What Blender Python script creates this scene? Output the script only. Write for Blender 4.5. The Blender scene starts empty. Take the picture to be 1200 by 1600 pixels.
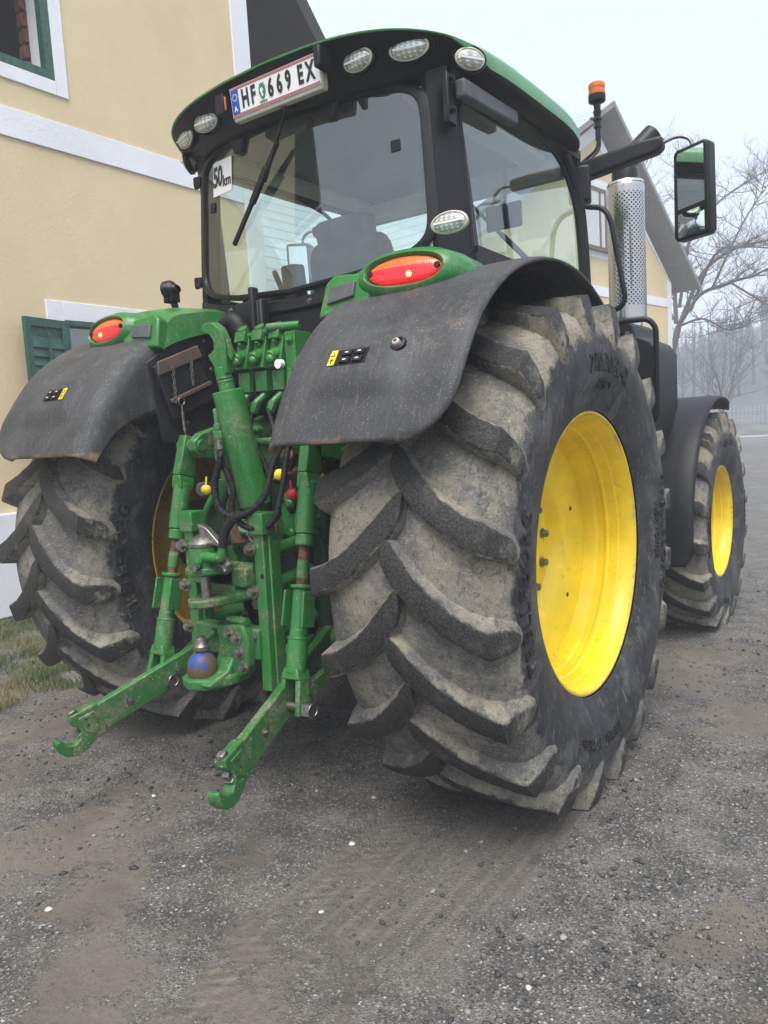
import bpy, math, random
import numpy as np
from mathutils import Vector, Matrix, noise

random.seed(7)
C = bpy.context.scene.collection
PI = math.pi
V = Vector

# ---------------------------------------------------------------- helpers
class MB:
    """collects geometry and links it as ONE mesh object"""
    def __init__(s, each=False): s.v, s.f, s.m, s.cuts, s.each = [], [], [], [], each
    def cut(s): s.cuts.append((len(s.v), len(s.f)))
    def add(s, vs, fs, m=0):
        b = len(s.v)
        s.v.extend([tuple(x) for x in vs]); s.f.extend([tuple(b + i for i in f) for f in fs]); s.m.extend([m] * len(fs))
    def box(s, c, d, rot=None, m=0):
        c = V(c); hx, hy, hz = d[0] / 2, d[1] / 2, d[2] / 2
        pts = [V((x, y, z)) for x in (-hx, hx) for y in (-hy, hy) for z in (-hz, hz)]
        if rot is not None: pts = [rot @ p for p in pts]
        s.add([c + p for p in pts], [(0, 1, 3, 2), (4, 6, 7, 5), (0, 4, 5, 1), (2, 3, 7, 6), (0, 2, 6, 4), (1, 5, 7, 3)], m)
    def bar(s, p0, p1, w, h, side=(1, 0, 0), m=0, w1=None, h1=None):
        """rectangular bar p0->p1: w along 'side', h along the third axis"""
        p0, p1 = V(p0), V(p1); d = (p1 - p0).normalized(); sd = V(side); sd = (sd - d * sd.dot(d)).normalized(); up = d.cross(sd)
        w1 = w if w1 is None else w1; h1 = h if h1 is None else h1
        pts = []
        for p, a, b in ((p0, w, h), (p1, w1, h1)):
            for i, j in ((-1, -1), (1, -1), (1, 1), (-1, 1)): pts.append(p + sd * (i * a / 2) + up * (j * b / 2))
        s.add(pts, [(3, 2, 1, 0), (4, 5, 6, 7), (0, 1, 5, 4), (1, 2, 6, 5), (2, 3, 7, 6), (3, 0, 4, 7)], m)
    def frame_axes(s, d):
        d = V(d).normalized(); a = V((0, 0, 1)) if abs(d.z) < .9 else V((1, 0, 0))
        x = d.cross(a).normalized(); return d, x, d.cross(x)
    def cyl(s, p0, p1, r0, r1=None, n=20, m=0, cap=True, bev=0.0):
        p0, p1 = V(p0), V(p1); r1 = r0 if r1 is None else r1; L = (p1 - p0).length
        prof = [(0, r0), (L, r1)] if not bev else [(0, r0 - bev), (bev, r0), (L - bev, r1), (L, r1 - bev)]
        s.lathe(prof, p0, p1 - p0, n, m, cap)
    def lathe(s, prof, o, ax, n=24, m=0, cap=False, closed=False):
        """prof: (distance along axis, radius)"""
        o = V(o); d, x, y = s.frame_axes(ax); vs = []; fs = []
        for (h, r) in prof:
            for i in range(n):
                a = 2 * PI * i / n; vs.append(o + d * h + (x * math.cos(a) + y * math.sin(a)) * r)
        k = len(prof)
        for j in range(k if closed else k - 1):
            j2 = (j + 1) % k
            for i in range(n):
                i2 = (i + 1) % n; fs.append((j * n + i, j * n + i2, j2 * n + i2, j2 * n + i))
        if cap:
            fs.append(tuple(range(n))[::-1]); fs.append(tuple((k - 1) * n + i for i in range(n)))
        s.add(vs, fs, m)
    def tube(s, path, r, n=10, m=0, cap=True):
        P = [V(p) for p in path]; k = len(P); vs = []; fs = []
        t0 = (P[1] - P[0]).normalized(); _, x, y = s.frame_axes(t0)
        for i, p in enumerate(P):
            t = (P[min(i + 1, k - 1)] - P[max(i - 1, 0)]).normalized()
            x = (x - t * x.dot(t)).normalized(); y = t.cross(x)
            rr = r[i] if isinstance(r, (list, tuple)) else r
            for j in range(n):
                a = 2 * PI * j / n; vs.append(p + (x * math.cos(a) + y * math.sin(a)) * rr)
        for i in range(k - 1):
            for j in range(n):
                j2 = (j + 1) % n; fs.append((i * n + j, i * n + j2, (i + 1) * n + j2, (i + 1) * n + j))
        if cap: fs.append(tuple(range(n))[::-1]); fs.append(tuple((k - 1) * n + j for j in range(n)))
        s.add(vs, fs, m)
    def prism(s, poly, o, u, v, t, m=0):
        """2-D polygon in axes u,v at o, thickness t (vector, centred)"""
        o, u, v, t = V(o), V(u), V(v), V(t); k = len(poly)
        A = [o + u * a + v * b - t / 2 for a, b in poly]; B = [p + t for p in A]
        fs = [tuple(range(k))[::-1], tuple(range(k, 2 * k))] + [(i, (i + 1) % k, k + (i + 1) % k, k + i) for i in range(k)]
        s.add(A + B, fs, m)
    def ell(s, c, r, n=16, k=10, rot=None, m=0, z0=-1, z1=1):
        c = V(c); vs = []; fs = []
        a0, a1 = math.asin(z0), math.asin(z1)
        for j in range(k + 1):
            a = a0 + (a1 - a0) * j / k
            for i in range(n):
                b = 2 * PI * i / n; p = V((r[0] * math.cos(a) * math.cos(b), r[1] * math.cos(a) * math.sin(b), r[2] * math.sin(a)))
                vs.append(c + (rot @ p if rot is not None else p))
        for j in range(k):
            for i in range(n):
                i2 = (i + 1) % n; fs.append((j * n + i, j * n + i2, (j + 1) * n + i2, (j + 1) * n + i))
        fs.append(tuple(range(n))[::-1]); fs.append(tuple(k * n + i for i in range(n)))
        s.add(vs, fs, m)
    def bolt(s, p, d, r=.014, h=.012, m=0):
        if s.each: s.cut()
        p = V(p); d = V(d).normalized()
        s.cyl(p - d * .002, p + d * .003, r * 1.45, n=16, m=m); s.cyl(p + d * .003, p + d * (h + .003), r, n=6, m=m)
        s.cyl(p + d * (h + .003), p + d * (h + .008), r * .55, n=10, m=m)
    def grid(s, rows, m=0, closed=False):
        n = len(rows[0]); vs = [p for r in rows for p in r]; fs = []
        for j in range(len(rows) - 1):
            for i in range(n if closed else n - 1):
                i2 = (i + 1) % n; fs.append((j * n + i, j * n + i2, (j + 1) * n + i2, (j + 1) * n + i))
        s.add(vs, fs, m)
    def build(s, name, mats, parent=None, angle=38, bevel=0, attr=None, solid=None, seg=2):
        if s.cuts:                                            # several like pieces: each an object of its own
            ends = s.cuts[1:] + [(len(s.v), len(s.f))]; out = []
            for (v0, f0), (v1, f1) in zip(s.cuts, ends):
                q = MB(); q.v = s.v[v0:v1]; q.f = [tuple(i - v0 for i in f) for f in s.f[f0:f1]]; q.m = s.m[f0:f1]; out.append(q.build(name, mats, parent, angle, bevel, attr, solid, seg))
            return out[0]
        me = bpy.data.meshes.new(name); me.from_pydata(s.v, [], s.f)
        mats = mats if isinstance(mats, (list, tuple)) else [mats]
        for x in mats: me.materials.append(x)
        me.polygons.foreach_set('material_index', s.m)
        me.polygons.foreach_set('use_smooth', [True] * len(s.f))
        me.update(); me.set_sharp_from_angle(angle=math.radians(angle))
        if attr:
            for k, vals in attr.items():
                a = me.attributes.new(k, 'FLOAT', 'POINT'); a.data.foreach_set('value', vals)
        o = bpy.data.objects.new(name, me); C.objects.link(o)
        if parent is not None: o.parent = parent
        if solid: md = o.modifiers.new('s', 'SOLIDIFY'); md.thickness = solid[0]; md.offset = solid[1]
        if bevel:
            md = o.modifiers.new('b', 'BEVEL'); md.width = bevel; md.segments = seg; md.limit_method = 'ANGLE'; md.angle_limit = math.radians(40); md.harden_normals = False
        return o

def tag(o, label=None, cat=None, group=None, kind=None):
    if label: o['label'] = label
    if cat: o['category'] = cat
    if group: o['group'] = group
    if kind: o['kind'] = kind
    return o
def thing(name, label, cat, loc=(0, 0, 0), group=None):
    o = bpy.data.objects.new(name, None); C.objects.link(o); o.location = loc; o.empty_display_size = .2
    return tag(o, label, cat, group)
def spline(pts, n=8):
    """Catmull-Rom through points"""
    P = [V(p) for p in pts]; P = [P[0] * 2 - P[1]] + P + [P[-1] * 2 - P[-2]]; out = []
    for i in range(1, len(P) - 2):
        for k in range(n):
            t = k / n; a, b, c, d = P[i - 1], P[i], P[i + 1], P[i + 2]
            out.append(.5 * ((2 * b) + (c - a) * t + (2 * a - 5 * b + 4 * c - d) * t * t + (3 * b - a - 3 * c + d) * t ** 3))
    out.append(P[-2]); return out
def rounded(pts, r, n=6):
    """polyline with rounded corners"""
    P = [V(p) for p in pts]; out = [P[0]]
    for i in range(1, len(P) - 1):
        a, b, c = P[i - 1], P[i], P[i + 1]; d0 = (a - b); d1 = (c - b); q = min(r, d0.length / 2.01, d1.length / 2.01)
        s, e = b + d0.normalized() * q, b + d1.normalized() * q
        for k in range(n + 1):
            t = k / n; out.append(s * (1 - t) ** 2 + b * 2 * t * (1 - t) + e * t * t)
    out.append(P[-1]); return out
def text_geo(body, size, extrude, bold=0.0, sx=1.0, sp=1.0):
    cu = bpy.data.curves.new('t', 'FONT'); cu.body = body; cu.size = size; cu.extrude = extrude; cu.offset = bold
    cu.space_character = sp; cu.align_x = 'CENTER'; cu.align_y = 'CENTER'; cu.resolution_u = 4
    o = bpy.data.objects.new('t', cu); C.objects.link(o); bpy.context.view_layer.update()
    me = bpy.data.meshes.new_from_object(o.evaluated_get(bpy.context.evaluated_depsgraph_get()))
    vs = [(v.co.x * sx, v.co.y, v.co.z) for v in me.vertices]; fs = [tuple(p.vertices) for p in me.polygons]
    bpy.data.objects.remove(o); bpy.data.meshes.remove(me); bpy.data.curves.remove(cu)
    return vs, fs
def interp(x, xs, ys): return float(np.interp(x, xs, ys))

# ---------------------------------------------------------------- materials
class NT:
    def __init__(s, name):
        s.m = bpy.data.materials.new(name); s.m.use_nodes = True; s.t = s.m.node_tree; s.t.nodes.clear()
        s.out = s.n('ShaderNodeOutputMaterial'); s.co = s.n('ShaderNodeTexCoord').outputs['Object']
    def n(s, typ, **k):
        x = s.t.nodes.new(typ)
        for a, b in k.items(): setattr(x, a, b)
        return x
    def l(s, a, b): s.t.links.new(a, b)
    def set(s, node, **k):
        for a, b in k.items():
            i = node.inputs[a.replace('_', ' ')]
            if hasattr(b, 'links'): s.l(b, i)
            else: i.default_value = b
        return node
    def noise(s, scale, detail=4, rough=.6, co=None, dist=0):
        x = s.n('ShaderNodeTexNoise'); s.set(x, Scale=scale, Detail=detail, Roughness=rough, Distortion=dist); s.l(co or s.co, x.inputs['Vector']); return x.outputs['Fac']
    def vor(s, scale, feature='F1', out='Distance', co=None, rnd=1):
        x = s.n('ShaderNodeTexVoronoi', feature=feature); s.set(x, Scale=scale, Randomness=rnd); s.l(co or s.co, x.inputs['Vector']); return x.outputs[out]
    def rng(s, v, a, b, c=0., d=1.):
        x = s.n('ShaderNodeMapRange', interpolation_type='SMOOTHSTEP'); x.inputs[0].default_value = 0
        s.l(v, x.inputs[0]); x.inputs[1].default_value = a; x.inputs[2].default_value = b; x.inputs[3].default_value = c; x.inputs[4].default_value = d; return x.outputs[0]
    def math(s, op, a, b=0.):
        x = s.n('ShaderNodeMath', operation=op)
        for i, q in enumerate((a, b)):
            if hasattr(q, 'links'): s.l(q, x.inputs[i])
            else: x.inputs[i].default_value = q
        return x.outputs[0]
    def mix(s, f, a, b):
        x = s.n('ShaderNodeMix', data_type='RGBA')
        for i, q in ((0, f), (6, a), (7, b)):
            if hasattr(q, 'links'): s.l(q, x.inputs[i])
            else: x.inputs[i].default_value = q if i == 0 else (*q, 1)
        return x.outputs[2]
    def attr(s, name): return s.n('ShaderNodeAttribute', attribute_name=name).outputs['Fac']
    def bump(s, h, strength=.3, dist=.01, normal=None):
        x = s.n('ShaderNodeBump'); x.inputs['Strength'].default_value = strength; x.inputs['Distance'].default_value = dist
        s.l(h, x.inputs['Height'])
        if normal is not None: s.l(normal, x.inputs['Normal'])
        return x.outputs['Normal']
    def scaled(s, sc):
        x = s.n('ShaderNodeMapping'); x.inputs['Scale'].default_value = sc; s.l(s.co, x.inputs['Vector']); return x.outputs[0]
    def bsdf(s, col, rough=.5, metal=0., normal=None, **k):
        b = s.n('ShaderNodeBsdfPrincipled')
        for i, q in (('Base Color', col), ('Roughness', rough), ('Metallic', metal)):
            if hasattr(q, 'links'): s.l(q, b.inputs[i])
            else: b.inputs[i].default_value = (*q, 1) if i == 'Base Color' else q
        if normal is not None: s.l(normal, b.inputs['Normal'])
        for a, q in k.items(): b.inputs[a.replace('_', ' ')].default_value = q
        s.l(b.outputs[0], s.out.inputs[0]); return s.m

def simple(name, col, rough=.5, metal=0., var=.25, scale=9, bump=0, bscale=200, **k):
    t = NT(name); f = t.noise(scale, 5)
    c = t.mix(t.rng(f, .3, .7), tuple(x * (1 - var) for x in col), tuple(min(1, x * (1 + var)) for x in col))
    nr = t.bump(t.noise(bscale, 3), bump, .002) if bump else None
    return t.bsdf(c, rough, metal, nr, **k)
def paint(name, col, rough=.38, dust=(.23, .2, .15), amt=.35, rust=0., spk=0.):
    """enamel with dust film, chips and rust of their own shape"""
    t = NT(name); big = t.noise(7, 7, .68); fine = t.noise(60, 4, .7)
    c = t.mix(t.rng(t.noise(2.6, 4), .35, .65), tuple(x * .86 for x in col), tuple(x * 1.12 for x in col))
    d = t.math('MULTIPLY', t.rng(big, .46, .66), t.rng(fine, .38, .60)); d = t.math('MULTIPLY', d, min(1, amt))
    st = t.noise(26, 4, .6, t.scaled((3, 3, .35))); d = t.math('MAXIMUM', d, t.math('MULTIPLY', t.rng(st, .54, .68), .38 * min(1, amt)))
    c = t.mix(d, c, dust)
    if spk:
        sp = t.math('MULTIPLY', t.rng(t.noise(85, 4, .7), .60, .64), t.rng(t.noise(11, 4), .48, .58)); c = t.mix(t.math('MULTIPLY', sp, spk), c, (.46, .46, .38))
    if rust:
        r = t.math('MULTIPLY', t.rng(t.noise(38, 8, .75), .585, .625), t.rng(t.noise(6, 4), .44, .56)); c = t.mix(t.math('MULTIPLY', r, min(1, rust)), c, (.075, .042, .026))
    rr = t.math('ADD', t.math('MULTIPLY', d, .5), rough)
    return t.bsdf(c, rr, 0, t.bump(fine, .08, .002))

M = {}
M['green'] = paint('green_paint', (.020, .162, .029), .32, amt=.60, rust=.6, spk=.5)
M['roof_green'] = paint('sky_paled_roof_green', (.055, .225, .07), .28, (.26, .36, .27), amt=.4)  # paler copy of the green; sky reflection on the roof put into the colour
M['dirty_green'] = paint('dirty_green_paint', (.021, .138, .029), .45, (.22, .175, .125), amt=1.5, rust=1., spk=.9)
M['dark_green'] = paint('shaded_gearcase_green', (.007, .045, .012), .6, (.055, .045, .034), amt=1.3, rust=.7)  # darker copy of the green; deep hitch shade put into the colour, under grime
M['yellow'] = paint('yellow_paint', (.80, .575, .012), .36, (.55, .42, .14), amt=.12, rust=.35)
M['worn_yellow'] = paint('chipped_yellow_paint', (.74, .52, .03), .45, (.34, .26, .13), amt=.9, rust=1., spk=.8)
M['inner_yellow'] = paint('shaded_inner_yellow', (.72, .46, .015), .45, (.22, .15, .06), amt=.8, rust=.4)  # darker copy of the rim yellow; inner-side shade put into the colour, plus dust
M['black'] = simple('black_plastic', (.009, .0095, .0115), .52, bump=.15, bscale=350, Specular_IOR_Level=.32)
M['satin'] = simple('satin_black_paint', (.0065, .0065, .008), .42, bump=.1, Specular_IOR_Level=.32)
M['rubber'] = simple('rubber', (.009, .009, .010), .6, Specular_IOR_Level=.3)
M['grey'] = simple('grey_plastic', (.075, .078, .085), .55, bump=.1)
M['steel'] = simple('worn_steel', (.26, .24, .215), .45, .9, var=.35, scale=60, bump=.3)
M['rust'] = simple('rusty_steel', (.105, .058, .036), .8, .1, var=.45, scale=40, bump=.5, bscale=120)
M['brown'] = simple('brown_strap', (.115, .075, .058), .7, var=.2, bump=.2)
M['chrome'] = simple('chrome', (.72, .73, .74), .16, 1., var=.04)
M['orange'] = simple('orange_lens', (.60, .14, .02), .2, var=.1)
M['yellow_plastic'] = simple('yellow_plastic', (.72, .52, .02), .4, var=.1)
M['red_plastic'] = simple('red_plastic', (.50, .012, .025), .35, var=.1)
M['white'] = simple('white_film', (.80, .80, .78), .4, var=.04)
M['ink'] = simple('black_ink', (.012, .012, .014), .4, var=0)
M['blue'] = simple('blue_film', (.012, .09, .42), .4, var=.05)
M['redline'] = simple('red_line', (.45, .03, .04), .4, var=0)
M['crest'] = simple('crest_green', (.03, .22, .15), .4, var=.1)
M['cream'] = simple('cream_plastic', (.50, .46, .38), .45, var=.06)
M['seat'] = simple('seat_cloth', (.095, .09, .085), .85, bump=.4, bscale=500)
M['liner'] = simple('headliner', (.52, .51, .48), .9, var=.06)

def m_fender():
    t = NT('dusty_fender_plastic'); f = t.noise(4, 5, .6)
    c = t.mix(t.rng(f, .3, .7), (.030, .031, .034), (.056, .057, .060))
    streak = t.noise(11, 4, .6, t.scaled((9, 3, .55))); c = t.mix(t.rng(streak, .5, .74, 0, .5), c, (.12, .118, .11))
    sp = t.math('MULTIPLY', t.rng(t.vor(150), .0, .36, 1, 0), t.rng(t.noise(90, 3, .7), .47, .58))
    c = t.mix(t.math('MULTIPLY', sp, .75), c, (.36, .35, .32))
    d = t.math('MULTIPLY', t.rng(t.noise(7, 6, .7), .54, .7), t.rng(t.noise(180, 2), .4, .62)); c = t.mix(t.math('MULTIPLY', d, .5), c, (.25, .19, .13))
    sep = t.n('ShaderNodeSeparateXYZ'); t.l(t.co, sep.inputs[0]); ed = t.math('MULTIPLY', t.rng(t.math('ADD', sep.outputs['Z'], t.math('MULTIPLY', t.noise(14, 5, .7), .05)), 1.500, 1.522, 1, 0), t.rng(t.noise(5, 3), .42, .56)); c = t.mix(t.math('MULTIPLY', ed, .8), c, (.27, .175, .105))
    return t.bsdf(c, .62, 0, t.bump(t.noise(420, 2), .18, .002), Specular_IOR_Level=.35)
M['fender'] = m_fender()
def m_panel():
    t = NT('inner_mudguard_plastic'); c = t.mix(t.rng(t.noise(6, 4), .3, .7), (.011, .0115, .0135), (.021, .021, .023))
    st = t.noise(20, 3, .6, t.scaled((6, 6, .4))); c = t.mix(t.rng(st, .56, .76, 0, .4), c, (.085, .08, .072))
    sp = t.math('MULTIPLY', t.rng(t.vor(110), .0, .2, 1, 0), t.rng(t.noise(30, 2), .55, .65)); c = t.mix(t.math('MULTIPLY', sp, .5), c, (.25, .24, .22))
    return t.bsdf(c, .5, 0, t.bump(t.noise(300, 2), .15, .002))
M['panel'] = m_panel()
def m_tyre():
    t = NT('muddy_tyre_rubber'); d = t.attr('dirt'); w = t.attr('wear')
    rub = t.mix(t.rng(t.noise(7, 6, .65), .3, .7), (.017, .018, .020), (.044, .046, .050))
    scr = t.noise(5, 8, .72, None, .6); rub = t.mix(t.rng(scr, .50, .64, 0, .5), rub, (.135, .135, .13))
    scr2 = t.noise(16, 6, .7, t.scaled((1, 4, 1.2)), .5); rub = t.mix(t.rng(scr2, .56, .66, 0, .55), rub, (.20, .195, .185))
    rub = t.mix(t.rng(w, -.9, -.1, 1, 0), rub, (.014, .0145, .016))
    top = t.mix(t.rng(t.noise(150, 3, .7), .40, .62), (.014, .014, .0145), (.050, .048, .045)); top = t.mix(t.math('MULTIPLY', t.rng(t.noise(9, 5, .7), .55, .72), .5), top, (.13, .12, .10))
    rub = t.mix(t.rng(w, .3, .8), rub, top)
    mud = t.mix(t.rng(t.noise(4, 5, .65), .42, .60), (.115, .112, .106), (.245, .220, .168))
    mud = t.mix(t.rng(t.noise(18, 8, .75, None, .8), .50, .68, 0, .8), mud, (.060, .058, .055))
    mud = t.mix(t.rng(t.noise(70, 5, .7, t.scaled((3, 1, 1))), .54, .70, 0, .7), mud, (.05, .048, .046))
    mud = t.mix(t.rng(t.noise(34, 6, .7, t.scaled((1, 2.2, 2.2)), 1.), .52, .66, 0, .6), mud, (.32, .30, .26))
    mud = t.mix(t.rng(t.noise(140, 4, .7), .55, .68, 0, .35), mud, (.40, .365, .30))
    mud = t.mix(t.rng(t.noise(24, 8, .78, t.scaled((1.6, 1, 1)), 1.6), .55, .63, 0, .75), mud, (.045, .044, .043))
    e = t.math('ADD', d, t.math('MULTIPLY', t.math('SUBTRACT', t.noise(13, 8, .74), .5), 1.7))
    f = t.rng(e, .32, .62)
    h = t.math('ADD', t.noise(70, 6, .75), t.math('MULTIPLY', f, t.math('ADD', .5, t.noise(30, 6, .7))))
    return t.bsdf(t.mix(f, rub, mud), t.rng(f, 0, 1, .60, .95), 0, t.bump(h, .6, .005), Specular_IOR_Level=.3)
M['tyre'] = m_tyre()
def m_glass(name, tint, refl=.9):
    t = NT(name); tr = t.n('ShaderNodeBsdfTransparent'); tr.inputs[0].default_value = (*tint, 1)
    gl = t.n('ShaderNodeBsdfGlossy'); gl.inputs['Roughness'].default_value = .02; gl.inputs[0].default_value = (.95, 1, .98, 1)
    fr = t.n('ShaderNodeFresnel'); fr.inputs[0].default_value = 1.5
    df = t.n('ShaderNodeBsdfDiffuse'); df.inputs[0].default_value = (.32, .33, .31, 1)
    m1 = t.n('ShaderNodeMixShader'); t.l(t.math('MULTIPLY', t.rng(t.noise(9, 6, .7), .35, .8), .07), m1.inputs[0]); t.l(tr.outputs[0], m1.inputs[1]); t.l(df.outputs[0], m1.inputs[2])
    m2 = t.n('ShaderNodeMixShader'); t.l(t.math('MULTIPLY', t.math('ADD', fr.outputs[0], .13), refl), m2.inputs[0]); t.l(m1.outputs[0], m2.inputs[1]); t.l(gl.outputs[0], m2.inputs[2])
    t.l(m2.outputs[0], t.out.inputs[0]); return t.m
M['glass'] = m_glass('tinted_cab_glass', (.86, .955, .915), .8)
M['pane'] = m_glass('window_pane_glass', (.5, .55, .56))
M['mirror'] = simple('mirror_glass', (.85, .87, .87), .015, 1., var=0)
def m_lens():
    t = NT('lamp_lens'); w = t.n('ShaderNodeTexWave', bands_direction='Z'); w.inputs['Scale'].default_value = 26; t.l(t.co, w.inputs['Vector'])
    w2 = t.n('ShaderNodeTexWave', bands_direction='X'); w2.inputs['Scale'].default_value = 14; t.l(t.co, w2.inputs['Vector'])
    c = t.mix(t.rng(t.math('MULTIPLY', w.outputs['Fac'], w2.outputs['Fac']), .2, .8), (.40, .42, .38), (.86, .87, .82))
    return t.bsdf(c, .12, .35, t.bump(w2.outputs['Fac'], .4, .003), Coat_Weight=1.)
M['lens'] = m_lens()
def m_tail(name, col, e):
    t = NT(name); w = t.n('ShaderNodeTexWave', bands_direction='X'); w.inputs['Scale'].default_value = 30; t.l(t.co, w.inputs['Vector'])
    w2 = t.n('ShaderNodeTexWave', bands_direction='Z'); w2.inputs['Scale'].default_value = 22; t.l(t.co, w2.inputs['Vector'])
    c = t.mix(t.rng(t.math('MULTIPLY', w.outputs['Fac'], w2.outputs['Fac']), .1, .9), tuple(x * .6 for x in col), col)
    m = t.bsdf(c, .15, 0, t.bump(w.outputs['Fac'], .3, .002), Coat_Weight=.6, Emission_Strength=e); b = [n for n in t.t.nodes if n.type == 'BSDF_PRINCIPLED'][0]
    t.l(c, b.inputs['Emission Color']); return m
M['tail_red'] = m_tail('tail_red_lens', (.80, .012, .02), .42)
M['tail_amber'] = m_tail('tail_amber_lens', (.80, .16, .02), .12)
def m_bulb():
    t = NT('lit_bulb'); e = t.n('ShaderNodeEmission'); e.inputs[0].default_value = (1, .42, .08, 1); e.inputs[1].default_value = 5; t.l(e.outputs[0], t.out.inputs[0]); return t.m
M['bulb'] = m_bulb()
def m_shield():
    t = NT('perforated_shield_steel'); u = t.attr('hu'); v = t.attr('hv')
    cb = t.n('ShaderNodeCombineXYZ'); t.l(u, cb.inputs[0]); t.l(v, cb.inputs[1])
    def dots(off):
        a = t.n('ShaderNodeVectorMath', operation='ADD'); t.l(cb.outputs[0], a.inputs[0]); a.inputs[1].default_value = (off, off, 0)
        fr = t.n('ShaderNodeVectorMath', operation='FRACTION'); t.l(a.outputs[0], fr.inputs[0])
        sb = t.n('ShaderNodeVectorMath', operation='SUBTRACT'); t.l(fr.outputs[0], sb.inputs[0]); sb.inputs[1].default_value = (.5, .5, 0)
        ln = t.n('ShaderNodeVectorMath', operation='LENGTH'); t.l(sb.outputs[0], ln.inputs[0]); return t.rng(ln.outputs['Value'], .19, .24, 1, 0)
    h = t.math('MAXIMUM', dots(0), dots(.5)); h = t.math('MULTIPLY', h, t.attr('hole'))
    c = t.mix(h, (.50, .495, .48), (.01, .01, .01)); r = t.math('ADD', .22, t.math('MULTIPLY', h, .6))
    return t.bsdf(c, r, t.rng(h, 0, 1, 1, 0), t.bump(t.noise(60, 3), .05, .002))
M['shield'] = m_shield()
def m_plaster(name, col, stain):
    t = NT(name); f = t.noise(1.3, 6, .6); c = t.mix(t.rng(f, .35, .68), tuple(x * .93 for x in col), col)
    c = t.mix(t.rng(t.noise(.7, 6, .65, t.scaled((1, 1, .5))), .54, .74, 0, .35), c, stain)
    h = t.math('ADD', t.noise(70, 5, .65), t.math('MULTIPLY', t.noise(22, 3), .8))
    c = t.mix(t.rng(t.noise(.45, 7, .7), .52, .66, 0, .35), c, tuple(x * .80 for x in col)); return t.bsdf(c, .9, 0, t.bump(h, .38, .012))
M['plaster'] = m_plaster('yellow_plaster', (.675, .545, .335), (.55, .455, .31))
M['plaster_far'] = m_plaster('cream_plaster', (.66, .53, .29), (.55, .46, .30))
M['trim'] = m_plaster('white_plaster', (.76, .77, .80), (.55, .56, .58))
M['shutter'] = simple('green_shutter_paint', (.014, .075, .052), .5, var=.35, scale=25, bump=.2)
M['eaves'] = simple('dark_brown_boards', (.020, .0165, .0165), .7, var=.2, scale=3)
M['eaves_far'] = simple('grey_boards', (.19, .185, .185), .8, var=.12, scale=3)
M['dark'] = simple('dark_room', (.008, .008, .009), .9, var=0)
M['brick'] = simple('old_brick', (.14, .045, .03), .9, var=.35, scale=14, bump=.6, bscale=60)
M['curtain'] = simple('pale_curtain', (.55, .55, .56), .9, var=.06)
M['bark'] = simple('grey_bark', (.085, .080, .078), .95, var=.3, scale=20)
M['fence'] = simple('pale_wood', (.24, .24, .25), .8, var=.1)
M['conifer'] = simple('dark_conifer', (.035, .038, .042), .95, var=.4, scale=2)
M['hill'] = simple('wooded_hill', (.050, .054, .060), .95, var=.3, scale=.3)
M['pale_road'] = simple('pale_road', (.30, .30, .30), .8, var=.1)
def m_tiles():
    t = NT('grey_roof_tiles'); sep = t.n('ShaderNodeSeparateXYZ'); t.l(t.co, sep.inputs[0])
    a = t.math('FRACT', t.math('MULTIPLY', sep.outputs['Z'], 2.6)); b = t.math('FRACT', t.math('MULTIPLY', sep.outputs['Y'], 1.7))
    h = t.math('MAXIMUM', t.rng(a, .0, .14, 1, 0), t.rng(b, .0, .06, .8, 0))
    c = t.mix(h, (.36, .40, .43), (.10, .11, .12)); return t.bsdf(c, .45, 0, t.bump(a, .5, .03))
M['tiles'] = m_tiles()
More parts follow.
